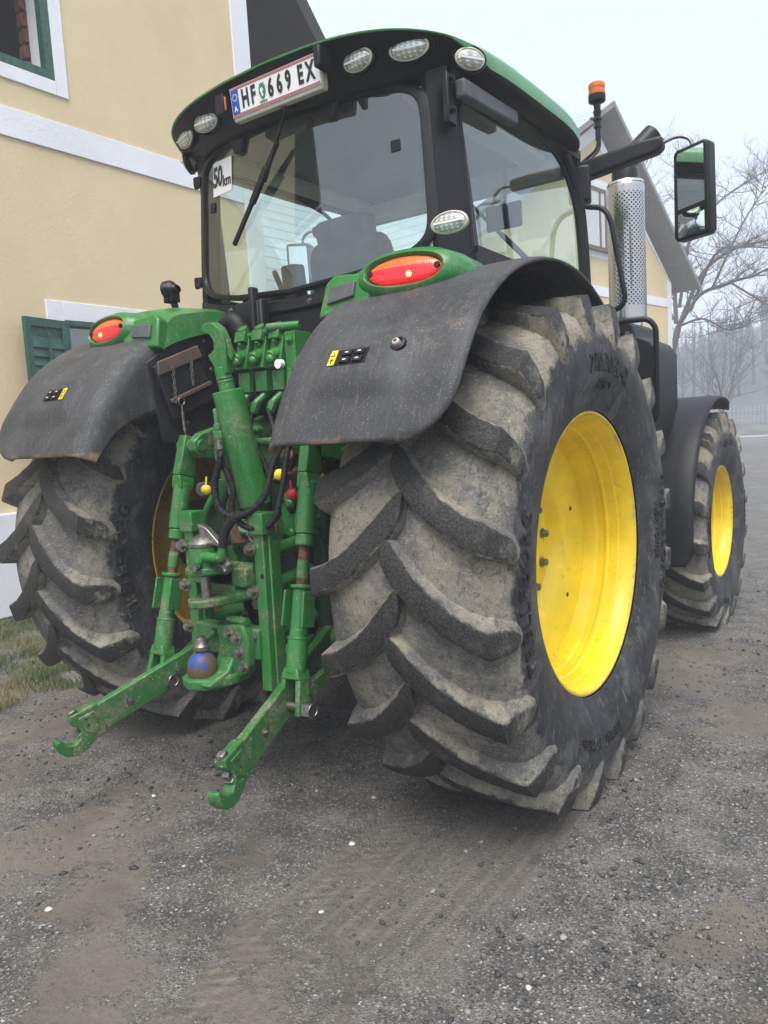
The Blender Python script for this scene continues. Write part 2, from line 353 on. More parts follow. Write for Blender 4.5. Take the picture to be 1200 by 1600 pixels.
def m_ground():
    t = NT('muddy_gravel_ground'); sep = t.n('ShaderNodeSeparateXYZ'); t.l(t.co, sep.inputs[0])
    big = t.noise(.9, 6, .62); mid = t.noise(3.2, 6, .65); fine = t.noise(55, 5, .7)
    mud = t.mix(t.rng(mid, .3, .7), (.100, .086, .070), (.165, .146, .122))
    grv = t.mix(t.rng(t.noise(5, 5), .35, .65), (.062, .058, .053), (.148, .137, .122))
    cell = t.vor(150, out='Color'); sp = t.n('ShaderNodeSeparateColor'); t.l(cell, sp.inputs[0])
    grv = t.mix(t.rng(sp.outputs[0], .55, 1, 0, .75), grv, (.025, .026, .029))
    grv = t.mix(t.rng(sp.outputs[1], .70, .98, 0, .8), grv, (.25, .24, .225))
    grv = t.mix(t.rng(sp.outputs[2], .975, .995, 0, .7), grv, (.55, .53, .49))
    cov = t.rng(t.math('ADD', big, t.math('MULTIPLY', t.math('SUBTRACT', mid, .5), .7)), .36, .56)
    cov = t.math('ADD', t.math('MULTIPLY', cov, .60), .20)
    fm = t.rng(t.math('ADD', cov, t.math('MULTIPLY', t.math('SUBTRACT', fine, .5), 1.1)), .30, .62)
    c = t.mix(fm, mud, grv)
    dx = t.math('ABSOLUTE', t.math('SUBTRACT', sep.outputs['X'], 1.02)); tr = t.math('MULTIPLY', t.rng(dx, .30, .40, 1, 0), t.rng(sep.outputs['Y'], .1, -.25, 0, 1))
    tr = t.math('MULTIPLY', tr, t.rng(t.noise(2.2, 4), .36, .6))
    c = t.mix(t.math('MULTIPLY', tr, .70), c, (.118, .104, .086))
    ln_ = t.math('MULTIPLY', t.math('SINE', t.math('MULTIPLY', t.math('ADD', sep.outputs['X'], t.math('MULTIPLY', t.noise(.8, 2), .1)), 95)), t.math('MULTIPLY', tr, .5)); c = t.mix(t.math('MULTIPLY', t.rng(ln_, .1, .5), .35), c, (.20, .18, .155))
    chv = t.math('SINE', t.math('MULTIPLY', t.math('ADD', t.math('MULTIPLY', sep.outputs['Y'], 1.0), t.math('MULTIPLY', dx, .8)), 120))
    chv = t.math('MULTIPLY', t.math('MULTIPLY', chv, tr), t.rng(t.math('ABSOLUTE', t.math('SUBTRACT', dx, .22)), .06, .09, 1, 0))
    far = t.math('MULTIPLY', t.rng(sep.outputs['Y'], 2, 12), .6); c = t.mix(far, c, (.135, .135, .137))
    h = t.math('ADD', t.math('MULTIPLY', t.vor(150), t.math('MULTIPLY', fm, .9)), t.math('ADD', t.math('MULTIPLY', fine, .8), t.math('ADD', t.math('MULTIPLY', chv, .30), t.math('MULTIPLY', t.noise(12, 4), 1.6))))
    wet = t.rng(t.noise(1.6, 5, .6), .52, .66, .82, .42)
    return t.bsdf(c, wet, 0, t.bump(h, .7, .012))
M['ground'] = m_ground()
def m_stone():
    t = NT('loose_stone'); a = t.attr('tone'); r = t.n('ShaderNodeValToRGB'); t.l(a, r.inputs[0]); e = r.color_ramp.elements
    e[0].position = 0; e[0].color = (.018, .019, .022, 1); e[1].position = 1; e[1].color = (.66, .63, .58, 1)
    for p, col in ((.35, (.045, .046, .05, 1)), (.6, (.11, .10, .095, 1)), (.78, (.20, .175, .15, 1)), (.9, (.34, .31, .28, 1))):
        x = e.new(p); x.color = col
    return t.bsdf(r.outputs[0], .7, 0, t.bump(t.noise(400, 3), .3, .002))
M['stone'] = m_stone()
def m_grass():
    t = NT('winter_grass'); a = t.attr('tone'); return t.bsdf(t.mix(a, (.045, .085, .018), (.24, .205, .085)), .8)
M['grass'] = m_grass()
M['bank'] = simple('grassy_bank', (.085, .09, .075), .95, var=.3, scale=1)
def m_ball():
    t = NT('worn_blue_cap'); n = t.noise(16, 6, .7); sep = t.n('ShaderNodeSeparateXYZ'); t.l(t.co, sep.inputs[0])
    e = t.math('ADD', n, t.rng(sep.outputs['Z'], .545, .61, .35, .0)); return t.bsdf(t.mix(t.rng(e, .47, .56), (.012, .06, .26), (.105, .065, .035)), .55, 0, t.bump(n, .2, .004))
M['ball'] = m_ball()

# ================================================================ TRACTOR
tractor = thing('tractor', 'large green farm tractor with yellow wheel rims parked rear towards the viewer', 'tractor')

# ---------------------------------------------------------------- wheels
def make_tyre(name, parent, side, xc, yc, zc, R, k, rim_r, hw, nl, letters):
    """chevron lug tyre; R lug radius, k linear scale of tread detail, hw half section width"""
    mb = MB(); dirt = []; wear = []
    dz = R - .043 * k                                     # carcass radius
    prof = [(0, dz), (.10, dz - .002), (.20, dz - .009), (.275, dz - .024), (.318, dz - .048), (.344, dz - .090), (.358, dz - .150), (.357, dz - .215), (.345, dz - .275), (.325, dz - .33), (.302, dz - .375)]
    sc = hw / .358; drop = (dz - rim_r - .0) / .39
    prof = [(x * sc, dz - (dz - r) * drop) for x, r in prof]
    ring = [(-x, r) for x, r in prof[::-1]] + prof[1:]
    xs_r = [r for x, r in prof[4:]][::-1]; xs_x = [x for x, r in prof[4:]][::-1]
    def carc(x): return interp(abs(x), [p[0] for p in prof[:7]], [p[1] for p in prof[:7]])
    def pt(x, r, phi):
        y, z = yc - r * math.cos(phi), zc + r * math.sin(phi); X = xc + x
        if z < .0:
            X = xc + x * (1 + min(.10, -z * 1.2)); z = max(z * .08, -.006)
        return (X, y, z)
    n = 120; rows = []
    for i in range(n):
        rows.append([pt(x, r, 2 * PI * i / n) for x, r in ring])
        for x, r in ring:
            dirt.append(.95 if r > dz - .06 * drop else interp(r, [rim_r, dz - .15 * drop, dz - .06 * drop], [.05, .14, .95])); wear.append(0)
    rows.append(rows[0]); dirt += dirt[:len(ring)]; wear += [0] * len(ring)
    mb.grid(rows)
    for L in range(nl):
        for sg in (-1, 1):
            p0 = 2 * PI * (L + (.5 if sg > 0 else 0)) / nl + random.uniform(-.004, .004)
            st = []
            for q in range(19):
                s = q / 18; x = (-.032 + .366 * s) * sc
                c = (.095 * s + .185 * (1 - (1 - s) ** 2)) * k
                wt = interp(s, [0, .10, .5, 1], [.050, .064, .051, .046]) * k * 1.06 + random.gauss(0, .0013)
                st.append((x, R - .010 * (x / .3) ** 2 + random.gauss(0, .0008), min(x, .326 * sc), carc(x) - .012, c, wt, wt + .018 * k))
            c = st[-1][4]
            for x, r, xb, rb, w in ((.353, R - .064, .340, .868, .046), (.365, R - .112, .349, .835, .042), (.365, R - .160, .353, .805, .010)):
                rr = R - (R - r) * drop
                c += .011 * k; st.append((x * sc, rr, xb * sc, dz - (.963 - rb) * drop, c, w * k, (w + .016) * k))
            b = len(mb.v); vs = []; fs = []
            for (x, r, xb, rb, c, wt, wb) in st:
                rr = R
                ch = min(.011 * k, wt * .45); cr = .010 * k
                for (X, r_, w) in ((xb, rb, -wb), (x + (xb - x) * .16, r - cr, -wt - .001), (x, r - .0022, -wt + ch * .45), (x, r, -wt + ch * 1.3), (x, r, wt - ch * 1.3), (x, r - .0022, wt - ch * .45), (x + (xb - x) * .16, r - cr, wt + .001), (xb, rb, wb)):
                    vs.append(pt(sg * X, r_, p0 - (c + w) / rr))
                sh = .40 if r < R - .02 else .10; dirt += [.98, .62, .40, sh, sh, .40, .62, .98]; wear += [0, .4, 1, 1, 1, 1, .4, 0]
            m_ = len(st)
            for j in range(m_ - 1):
                a, d = 8 * j, 8 * j + 8
                for e in range(7):
                    q = (a + e, a + e + 1, d + e + 1, d + e); fs.append(q if sg > 0 else q[::-1])
            e1 = tuple(range(8))[::-1]; e2 = tuple(range(8 * m_ - 8, 8 * m_))
            fs.append(e1 if sg > 0 else e1[::-1]); fs.append(e2 if sg > 0 else e2[::-1])
            mb.add(vs, fs)
    # moulded bead ring and lettering on the faces that show
    for sg in (1,):
        for txt, size, rad, mid, sx in letters:
            vs, fs = text_geo(txt, size, .005, .0008, sx, 1.14); out = []
            for u, v, w in vs:
                r = rad + v; x = interp(r, xs_r, xs_x); out.append(pt(sg * (x + .001 + w), r, mid + u / rad))
            mb.add(out, fs); dirt += [.30] * len(out); wear += [-1] * len(out)
    return mb.build(name, M['tyre'], parent, 40, attr={'dirt': dirt, 'wear': wear})

def make_wheel(name, side, xc, yc, zc, R, k, rim_r, rim_hw, hw, nl, disc, letters, mats):
    P = lambda off: off * side
    w = MB()
    dp = [(disc, rim_r * .872), (disc - .028, rim_r * .56), (disc - .040, rim_r * .53), (disc - .078, rim_r * .485), (disc - .085, rim_r * .47), (disc - .085, rim_r * .22), (disc - .07, rim_r * .20), (disc - .05, rim_r * .18), (disc - .045, rim_r * .08), (disc - .045, 0.001)]
    w.lathe([(P(h), r) for h, r in dp], (xc, yc, zc), (1, 0, 0), 72, 0)
    w.lathe([(P(h - .022), r) for h, r in dp], (xc, yc, zc), (1, 0, 0), 72, 1)
    for i in range(10):
        a = 2 * PI * i / 10 + .2; r = rim_r * .37; w.bolt((xc + P(disc - .084), yc + r * math.cos(a), zc + r * math.sin(a)), (side, 0, 0), .017 * k, .022, 2)
    for i in range(6):
        a = 2 * PI * i / 6 + .35; r = rim_r * .70; c = V((xc + P(disc - .0155), yc + r * math.cos(a), zc + r * math.sin(a))); w.cyl(c, c + V((side * .003, 0, 0)), .010 * k, n=12, m=3)
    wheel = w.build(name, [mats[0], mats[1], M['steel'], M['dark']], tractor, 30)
    b = MB(); h = rim_hw
    outer = [(h + .006, rim_r + .012), (h + .013, rim_r + .006), (h + .013, rim_r - .002), (h + .004, rim_r - .010), (h - .012, rim_r - .020), (h - .030, rim_r - .030), (h - .052, rim_r - .034), (h - .060, rim_r - .040), (h - .098, rim_r - .044), (h - .106, rim_r - .052), (h - .113, rim_r - .052), (h - .122, rim_r - .047), (h - .150, rim_r - .049), (h - .160, rim_r - .060), (h - .205, rim_r * .875), (disc + .012, rim_r * .873), (disc, rim_r * .868)]
    b.lathe([(P(a), r) for a, r in outer[:4]], (xc, yc, zc), (1, 0, 0), 96, 2); b.lathe([(P(a), r) for a, r in outer[3:]], (xc, yc, zc), (1, 0, 0), 96, 0)
    inner = [(disc - .02, rim_r * .87), (-.05, rim_r * .875), (-.09, rim_r * .90), (-h + .08, rim_r - .04), (-h + .03, rim_r - .03), (-h - .004, rim_r - .008), (-h - .013, rim_r - .002), (-h - .013, rim_r + .006), (-h - .004, rim_r + .012)]
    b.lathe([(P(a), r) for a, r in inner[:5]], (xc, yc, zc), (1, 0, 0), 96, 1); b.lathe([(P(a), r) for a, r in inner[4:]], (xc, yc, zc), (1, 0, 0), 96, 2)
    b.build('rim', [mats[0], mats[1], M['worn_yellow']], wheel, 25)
    make_tyre('tyre', wheel, side, xc, yc, zc, R, k, rim_r - .006, hw, nl, letters)
    return wheel
big_txt = [('TRELLEBORG', .096, .785, PI + .03, .86), ('TRELLEBORG', .096, .785, 0, .86), ('710/70 R 42', .100, .750, PI / 2 + .10, .78), ('173 D', .050, .668, PI / 2 + .06, 1), ('RADIAL  TUBELESS', .060, .74, 1.5 * PI + .2, .85), ('HIGH POWER', .05, .70, PI + .0, .8)]
ZC = .9695
for s in (1, -1):
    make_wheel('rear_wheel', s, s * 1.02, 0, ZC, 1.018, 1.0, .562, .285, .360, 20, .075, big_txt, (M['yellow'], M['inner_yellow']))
fr_txt = [('TRELLEBORG', .062, .60, PI, .8), ('TRELLEBORG', .062, .60, 0, .8), ('600/70 R 28', .055, .56, PI / 2, .85), ('RADIAL', .05, .56, 1.5 * PI + .2, .85)]
FX, FY, FZ = .985, 2.808, .728
for s in (1, -1):
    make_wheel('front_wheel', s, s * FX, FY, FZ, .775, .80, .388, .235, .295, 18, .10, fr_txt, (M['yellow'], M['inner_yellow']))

# ---------------------------------------------------------------- rear fenders
PR = [(-1.035, 1.475), (-.99, 1.575), (-.925, 1.69), (-.785, 1.865), (-.60, 1.995), (-.40, 2.07), (-.18, 2.105), (.05, 2.09), (.25, 2.025), (.42, 1.93), (.57, 1.80), (.70, 1.62)]
PRS = spline([(0, y, z) for y, z in PR], 7)
def prof_at(i): return PRS[i]
def prof_n(i):
    a, b = PRS[max(i - 1, 0)], PRS[min(i + 1, len(PRS) - 1)]; t = (b - a).normalized(); return V((0, -t.z, t.y))   # outward
def on_fender(side, x, z, off=0.0):
    """point on rear face of the fender at height z"""
    i = min(range(30), key=lambda q: abs(PRS[q].z - z)); n = prof_n(i); t = (PRS[i + 1] - PRS[i]).normalized()
    p = PRS[i] + t * ((z - PRS[i].z) / max(t.z, .05)); return V((side * x, p.y, p.z)) + n * off, n, t
def bump_at(x, z):
    a = interp(x, [.69, .755, 1.00, 1.10], [0, 1, 1, 0]); b = interp(z, [1.60, 1.68, 1.79, 1.835], [0, 1, 1, 0])
    return .026 * (a * a * (3 - 2 * a)) * (b * b * (3 - 2 * b))
for s in (1, -1):
    mb = MB(); rows = []; arc = 0
    for i, p in enumerate(PRS):
        if i: arc += (p - PRS[i - 1]).length
        q = max(0, 1 - arc / .20); xo = 1.275 - .20 * (1 - math.sqrt(max(0, 1 - q * q)))
        q2 = max(0, 1 - arc / .04); xi = .60; n = prof_n(i)
        row = []
        # inner roll: towards the wheel, deeper further up
        dep = interp(p.y, [-1.03, -.95, -.74, -.53, -.3, 0, .7], [.0, .06, .25, .38, .36, .33, .25])
        nn = 14
        c0 = V((s * (xi + .02), p.y, p.z))
        ctr = V((0, 0, ZC)); rad = (V((0, p.y, p.z)) - ctr).normalized()
        for k in range(6):                                   # inner wall, bottom up
            row.append(V((s * .535, p.y, p.z)) - rad * (dep * (1 - k / 6) + .075) - V((0, 0, 0)))
        for k in range(6):                                   # roll of radius .085
            a = PI / 2 * k / 5; rr = min(.075, .02 + dep)
            row.append(V((s * (.535 + .085 * (1 - math.cos(a))), p.y, p.z)) - rad * (.075 * (1 - math.sin(a))))
        for k in range(1, 27):
            x = .62 + (xo - .62) * k / 26; z_ = p.z
            o = bump_at(x, z_) if p.y < -.6 else 0
            lip = interp(x, [xo - .035, xo], [0, .012])
            row.append(V((s * x, p.y, p.z)) + n * o - rad * lip)
        rows.append(row if s > 0 else row)
    mb.grid(rows)
    if s > 0: mb.f = [f[::-1] for f in mb.f]
    fen = mb.build('rear_fender', M['fender'], tractor, 60, solid=(.011, 1 if False else -1))
    # switch panel
    c, n, t = on_fender(s, .848, 1.735, .031)
    rot = Matrix((V((1, 0, 0)), t, n)).transposed()
    sp = MB(); sp.box(c, (.165, .068, .014), rot)
    pan = sp.build('switch_panel', M['satin'], fen, bevel=.004)
    for i in range(2):
        for j in range(2):
            b = MB(); o = rot @ V((s * (-.008 + .052 * i) if s > 0 else -(-.008 + .052 * i), .015 - .030 * j, .010)); b.box(c + o, (.040, .021, .008), rot); b.box(c + o + rot @ V((0, 0, .0045)), (.014, .004, .001), rot, 1)
            b.build('push_button', [M['black'], M['white']], pan, bevel=.003)
    b = MB(); o = rot @ V((-s * .064, 0, .0085)); b.box(c + o, (.027, .062, .003), rot)
    o2 = o + rot @ V((0, .014, .002)); b.prism([(-.009, -.008), (.009, -.008), (0, .009)], c + o2, rot @ V((1, 0, 0)), rot @ V((0, 1, 0)), n * .002, 1)
    b.prism([(-.0055, -.006), (.0055, -.006), (0, .0055)], c + o2 + n * .0012, rot @ V((1, 0, 0)), rot @ V((0, 1, 0)), n * .002, 0)
    b.box(c + o + rot @ V((0, -.014, .002)), (.003, .022, .002), rot, 1); b.box(c + o + rot @ V((0, -.012, .002)), (.014, .003, .002), rot, 1)
    b.build('warning_sticker', [M['yellow_plastic'], M['ink']], pan)
    # PTO stop knob on the right fender only
    if s > 0:
        c, n, t = on_fender(s, 1.028, 1.762, .028); b = MB()
        b.lathe([(-.004, .030), (.006, .028), (.009, .021), (.006, .019)], c, n, 28, 0); b.cyl(c - n * .01, c + n * .004, .02, n=24, m=0)
        b.cyl(c, c + n * .020, .013, n=20, m=1, bev=.003); b.cyl(c + n * .0205, c + n * .0215, .006, n=12, m=2)
        b.build('stop_knob', [M['satin'], M['cream'], M['ink']], fen)
    for x, z in ((.90, 1.60), (.905, 1.575)):
        c, n, t = on_fender(s, x, z, .0); b = MB(); b.cyl(c - n * .004, c + n * .004, .008, n=14, bev=.002); b.build('rivet', M['steel'], fen)

    # green fender cap
    g = MB(); rows = []
    NI = 30
    for i in range(NI):
        t_ = i / (NI - 1); y = -.585 + .985 * t_
        # ridge height and outer edge of the cap
        zt = interp(y, [-.585, -.56, -.50, -.3, -.05, .4], [2.02, 2.125, 2.155, 2.19, 2.205, 2.19])
        xo = interp(y, [-.585, -.50, -.40, -.1, .2, .4], [1.05, 1.06, 1.03, .95, .90, .86])
        pz = interp(y, [p.y for p in PRS], [p.z for p in PRS])
        row = []
        for k in range(17):
            u = k / 16; x = .50 + (xo - .50) * u
            dome = 1 - abs(2 * u - 1) ** 5 if u > .5 else 1
            edge = interp(x, [.50, .60, .72], [-.05, -.02, 0])
            e = interp(t_, [0, .05, .12], [0, .75, 1])
            z = pz - .012 + (zt - pz + .012 + edge) * dome * e
            if k == 0: row.append(V((s * .485, y, pz - .06)))
            row.append(V((s * x, y, max(z, pz - .02))))
        rows.append(row)
    g.grid(rows)
    if s > 0: g.f = [f[::-1] for f in g.f]
    cap = g.build('fender_cap', M['green'], tractor, 35)
    # tail-light housing: slanted face on the rear of the cap
    h = MB(); hc = V((s * .872, -.598, 2.072)); nrm = V((s * .10, -1, .26)).normalized()
    ux = V((0, 0, 1)).cross(nrm) * -1; ux = (V((1, 0, 0)) - nrm * nrm.x).normalized(); uy = nrm.cross(ux) * -1
    if uy.z < 0: uy = -uy
    def face(a, b, d): return hc + ux * a + uy * b + nrm * d
    nel = 48; rin = []
    for d, A, B in ((-.10, .235, .112), (-.02, .202, .092), (.006, .174, .074), (.012, .162, .063), (.004, .151, .055), (-.012, .150, .053)):
        rin.append([face(A * math.copysign(abs(math.cos(q)) ** .9, math.cos(q)), B * math.copysign(abs(math.sin(q)) ** .85, math.sin(q)), d) for q in [2 * PI * e / nel for e in range(nel)]])
    h.grid([r + [r[0]] for r in rin])
    # inward fairing with the grey reflector plate
    h.build('light_housing', M['green'], cap, 50)
    tl = MB(); rows = []
    for j in range(25):
        q = j / 24; rr = math.cos(q * PI / 2) if j < 24 else .001
        rows.append([face(.149 * rr * math.cos(e), .053 * rr * math.sin(e), -.004 + .022 * math.sin(q * PI / 2)) for e in [2 * PI * k / 144 for k in range(145)]])
    tl.grid(rows)
    me = tl
    for idx, f in enumerate(tl.f):
        cen = sum((V(tl.v[q]) for q in f), V()) / len(f); hh = (cen - hc).dot(uy)
        if hh > .010: tl.m[idx] = 1
    tail = tl.build('tail_light', [M['tail_red'], M['tail_amber']], cap, 60)
    b = MB()
    for sx in (-1, 1): b.cut(); b.cyl(face(sx * .136, 0, .004), face(sx * .136, 0, .014), .011, n=14)
    b.build('lens_screw', M['satin'], tail)
    b = MB(); b.ell(face(.03 * s, -.022, .016), (.011, .007, .010), 10, 6); b.build('bulb', M['bulb'], tail)
    b = MB(); rc = V((s * .598, -.607, 2.035)); rn = V((-s * .05, -1, .30)).normalized(); rx = (V((1, 0, 0)) - rn * rn.x).normalized(); ry = V((0, 0, 1)) - rn * rn.z; ry.normalize()
    b.prism([(-.115, -.085), (.13, -.075), (.13, .06), (-.06, .085), (-.10, .055)], rc + rn * -.035, rx * s, ry, rn * .065)
    fa = b.build('cap_nose', M['green'], cap, bevel=.012, seg=3)
    b = MB(); b.prism([(-.068, -.040), (.060, -.026), (.060, .034), (-.062, .026)], rc + rn * .003, rx * s, ry, rn * .014); b.build('reflector_plate', M['grey'], cap, bevel=.004)

# inner mudguard with the strap pocket on the left side
for s in (-1, 1):
    b = MB(); poly = [(-.66, 1.88), (-.60, 1.52), (-.31, 1.46), (-.10, 1.42), (.10, 1.50), (.10, 2.12), (-.14, 2.155), (-.36, 2.06)]
    b.prism(poly, (s * .525, 0, 0), (0, 1, 0), (0, 0, 1), (.012, 0, 0))
    ip = b.build('inner_mudguard', M['panel'], tractor, bevel=.003)
    b = MB()
    for y, z in ((-.30, 2.0), (-.27, 1.86), (-.26, 1.70), (-.22, 1.58), (-.2, 2.06), (-.45, 1.60)): b.cut(); b.cyl((s * .531, y, z), (s * .531 - s * .02, y, z), .011, n=12, bev=.002)
    b.build('panel_bolt', M['steel'], ip)
    if s < 0:
        o = V((-.488, 0, 0)); yy, zz = V((0, .94, .34)).normalized(), V((0, -.34, .94)).normalized()
        c = V((-.50, -.475, 1.815))
        b = MB(); b.prism([(-.14, -.16), (.14, -.16), (.14, .10), (-.14, .10)], c, yy, zz, (.03, 0, 0)); pk = b.build('strap_pocket', M['panel'], ip, bevel=.004)
        b = MB(); b.prism([(-.145, .055), (.145, .055), (.135, .115), (-.125, .115)], c + V((.022, 0, 0)), yy, zz, (.014, 0, 0)); b.build('upper_strap', M['brown'], pk, bevel=.004)
        b = MB(); b.prism([(-.13, -.085), (.14, -.085), (.14, -.065), (-.13, -.065)], c + V((.024, 0, 0)), yy, zz, (.018, 0, 0)); b.build('lower_strap', M['brown'], pk, bevel=.004)
        b = MB(); b.prism([(-.115, -.06), (.125, -.06), (.125, .053), (-.115, .053)], c + V((.0155, 0, 0)), yy, zz, (.004, 0, 0)); b.build('pocket_opening', M['dark'], pk)
        for q, ln in ((-.06, 8), (.06, 6)):
            ch = MB(); p = c + yy * q + zz * .075 + V((.036, 0, 0))
            for i in range(ln):
                a = p + V((0, .004 * (i % 2), -.021 * i)); w_ = V((.006, 0, 0)) if i % 2 else V((0, .006, 0))
                ch.tube([a + w_, a - V((0, 0, .013)) + w_, a - V((0, 0, .026)), a - V((0, 0, .013)) - w_, a - w_, a + w_], .0026, 6)
            ch.build('chain', M['steel'], pk)
        b = MB(); rc = c + yy * -.085 + zz * -.09 + V((.04, 0, 0)); b.tube([rc + V((0, .018 * math.cos(a), .018 * math.sin(a))) for a in [2 * PI * k / 16 for k in range(17)]], .003, 6, cap=False)
        b.tube([rc - V((0, 0, .018)), rc - V((0, .0, .05))], .003, 6); b.cyl(rc - V((0, 0, .05)), rc - V((0, -.004, .14)), .008, n=10); b.tube([rc - V((0, -.004, .14)), rc - V((0, -.01, .165)), rc - V((0, -.03, .185))], .004, 6)
        b.build('linch_pin', M['steel'], pk)

# ---------------------------------------------------------------- cab
WB = []   # rear window outline rows
def rearglass(u, v, off=0):
    """u -1..1 across, v 0..1 up"""
    q = 1 - u * u; xb, xt = .712, .672; x = (xb + (xt - xb) * v) * u
    y = (-.085 - .115 * q) * (1 - v) + (-.055 - .085 * q) * v - off; z = (2.27 - .095 * q) * (1 - v) + (2.945 + .01 * q) * v
    return V((x, y, z))
def corner(u, v, r=.10):
    return u, v
cab = MB()
# C posts: angled faces between rear window and door
for s in (1, -1):
    rows = []
    for k in range(9):
        v = k / 8; z = 2.16 + .84 * v; a = rearglass(1, min(max((z - 2.27) / .675, 0), 1), 0)
        xi = a.x + .015; xd = interp(z, [2.16, 3.0], [.815, .775]); yd = interp(z, [2.16, 3.0], [.08, -.01])
        rows.append([V((s * (xi - .03), a.y + .09, z)), V((s * (xi - .03), a.y - .006, z)), V((s * xi, a.y - .012, z)), V((s * (xd - .01), yd - .02, z)), V((s * xd, yd, z)), V((s * (xd - .005), yd + .05, z)), V((s * (xd - .06), yd + .06, z))])
    cab.grid([r + [r[0]] for r in rows])
    # A pillars and door sill, belt frames
    cab.tube(spline([(s * .80, 1.40, 1.75), (s * .805, 1.40, 2.3), (s * .79, 1.36, 2.75), (s * .76, 1.25, 2.96)], 6), .034, 8)
    cab.bar((s * .80, .07, 2.24), (s * .80, 1.40, 2.20), .05, .07); cab.bar((s * .78, 0, 2.975), (s * .77, 1.40, 2.975), .06, .05)
    cab.bar((s * .80, .1, 1.5), (s * .80, 1.40, 1.5), .06, .1); cab.bar((s * .8, .07, 1.5), (s * .8, .07, 2.24), .06, .05)
cab.bar((-.78, 1.42, 2.93), (.78, 1.42, 2.93), .05, .09, (0, 1, 0)); cab.bar((-.78, 1.44, 1.9), (.78, 1.44, 1.9), .05, .3, (0, 1, 0))
cab_o = cab.build('cab_frame', M['satin'], tractor, 30)
# rear window: glass and its black frame
def outline(n=120, inset=0.0):
    out = []
    for k in range(n):
        a = 2 * PI * k / n; c_, s_ = math.cos(a), math.sin(a); e = 2 / 9
        u = math.copysign(abs(c_) ** e, c_); v = math.copysign(abs(s_) ** e, s_)
        out.append((u * (1 - inset), .5 + .5 * v * (1 - inset * 1.05)))
    return out
fr = MB(); rows = []
for ins, off in ((-.035, -.012), (-.035, .016), (-.01, .024), (.022, .024), (.034, .012), (.034, -.006)):
    o_ = outline(120, ins); rows.append([rearglass(u, v, off) for u, v in o_]); rows[-1].append(rows[-1][0])
fr.grid(rows); fr.f = [f[::-1] for f in fr.f]
rw = fr.build('rear_window', M['satin'], tractor, 40)
gl = MB(); gl.grid([[rearglass(-.985 + 1.97 * i / 24, .012 + .976 * j / 12, .008) for i in range(25)] for j in range(13)])
glass = gl.build('glass', M['glass'], rw, 60)
# hinges on the left, catches on top
b = MB()
for v in (.86, .10):
    p = rearglass(-1.02, v, .012); b.cut(); b.box(p + V((-.025, 0, 0)), (.05, .035, .05)); b.cyl(p + V((-.045, 0, -.03)), p + V((-.045, 0, .03)), .012, n=12)
b.build('window_hinge', M['satin'], rw, bevel=.005)
b = MB()
for u in (.36, -.50):
    p = rearglass(u, .955, .02); b.cut(); b.prism([(-.045, .03), (.045, .03), (.022, -.035), (-.022, -.035)], p, (1, 0, 0), (0, 0, 1), (0, .03, 0))
b.build('window_catch', M['satin'], rw, bevel=.006)
# dark square stickers and the speed sign
def sticker(u, v, w, h, name, mat, off=.013, parent=None):
    p = rearglass(u, v, off); pu = (rearglass(u + .02, v, off) - rearglass(u - .02, v, off)).normalized(); pv = (rearglass(u, v + .02, off) - rearglass(u, v - .02, off)).normalized(); nn = pu.cross(pv)
    b = MB(); b.prism([(-w / 2, -h / 2), (w / 2, -h / 2), (w / 2, h / 2), (-w / 2, h / 2)], p, pu, pv, nn * .003); return b, p, pu, pv, nn
b, p, pu, pv, nn = sticker(.80, .66, .042, .046, '', 0); b.build('dark_square', M['dark'], rw)
b, p, pu, pv, nn = sticker(-.86, .63, .042, .046, '', 0); b.build('dark_square', M['dark'], rw)
b, p, pu, pv, nn = sticker(-.72, .815, .165, .165, '', 0)
st = b.build('speed_sticker', M['white'], rw, bevel=.0)
b = MB(); b.cut(); vs, fs = text_geo('50', .135, .0012, .004, .62); b.add([p + pu * (x - .038) + pv * (y + .004) + nn * (z + .003) for x, y, z in vs], fs)
b.cut(); vs, fs = text_geo('km', .075, .0012, .0015, .78); b.add([p + pu * (x + .043) + pv * (y - .026) + nn * (z + .003) for x, y, z in vs], fs); b.build('lettering', M['ink'], st)
# rear wiper
b = MB(); a0 = V((.06, -.235, 2.955)); a1 = V((-.13, -.20, 2.69))
b.cyl(a0 + V((0, .06, .03)), a0 + V((0, -.02, 0)), .016, n=12); b.bar(a0, a1, .014, .010, (0, 1, 0)); b.bar(V((-.02, -.215, 2.84)), V((-.395, -.165, 2.46)), .016, .022, (0, 1, 0)); b.bar(V((-.10, -.215, 2.745)), V((-.22, -.20, 2.615)), .022, .03, (0, 1, 0))
b.build('rear_wiper', M['satin'], rw, bevel=.003)
# black body below the rear window
b = MB(); rows = []
for z, off in ((2.245, -.0), (2.235, .022), (2.19, .024), (2.175, .004), (2.12, .0), (1.55, -.02), (1.50, -.05)):
    rows.append([V((x, -.07 - .115 * (1 - (x / .74) ** 2) - off, z - .095 * (1 - (x / .74) ** 2) * (1 if z > 2.1 else .4))) for x in np.linspace(-.74, .74, 25)])
b.grid(rows)
cb = b.build('cab_rear_panel', M['black'], tractor, 30)
b = MB(True)
for x in (-.45, -.2, .1, .4): p = V((x, -.095 - .115 * (1 - (x / .74) ** 2), 2.21 - .095 * (1 - (x / .74) ** 2))); b.bolt(p, (0, -1, 0), .008, .008)
b.build('panel_bolt', M['steel'], cb)
b = MB(); b.box((-.26, -.22, 1.98), (.15, .06, .36)); b.box((-.215, -.245, 2.0), (.03, .05, .44)); b.box((-.16, -.24, 1.95), (.02, .05, .42)); b.build('duct_cover', M['black'], cb, bevel=.01)
b = MB(); b.tube(rounded([(-.42, -.27, 1.72), (-.40, -.30, 2.02), (-.30, -.30, 2.09), (-.24, -.28, 1.95), (-.22, -.27, 1.72)], .09, 8), .045, 14); b.build('air_duct', M['black'], cb)
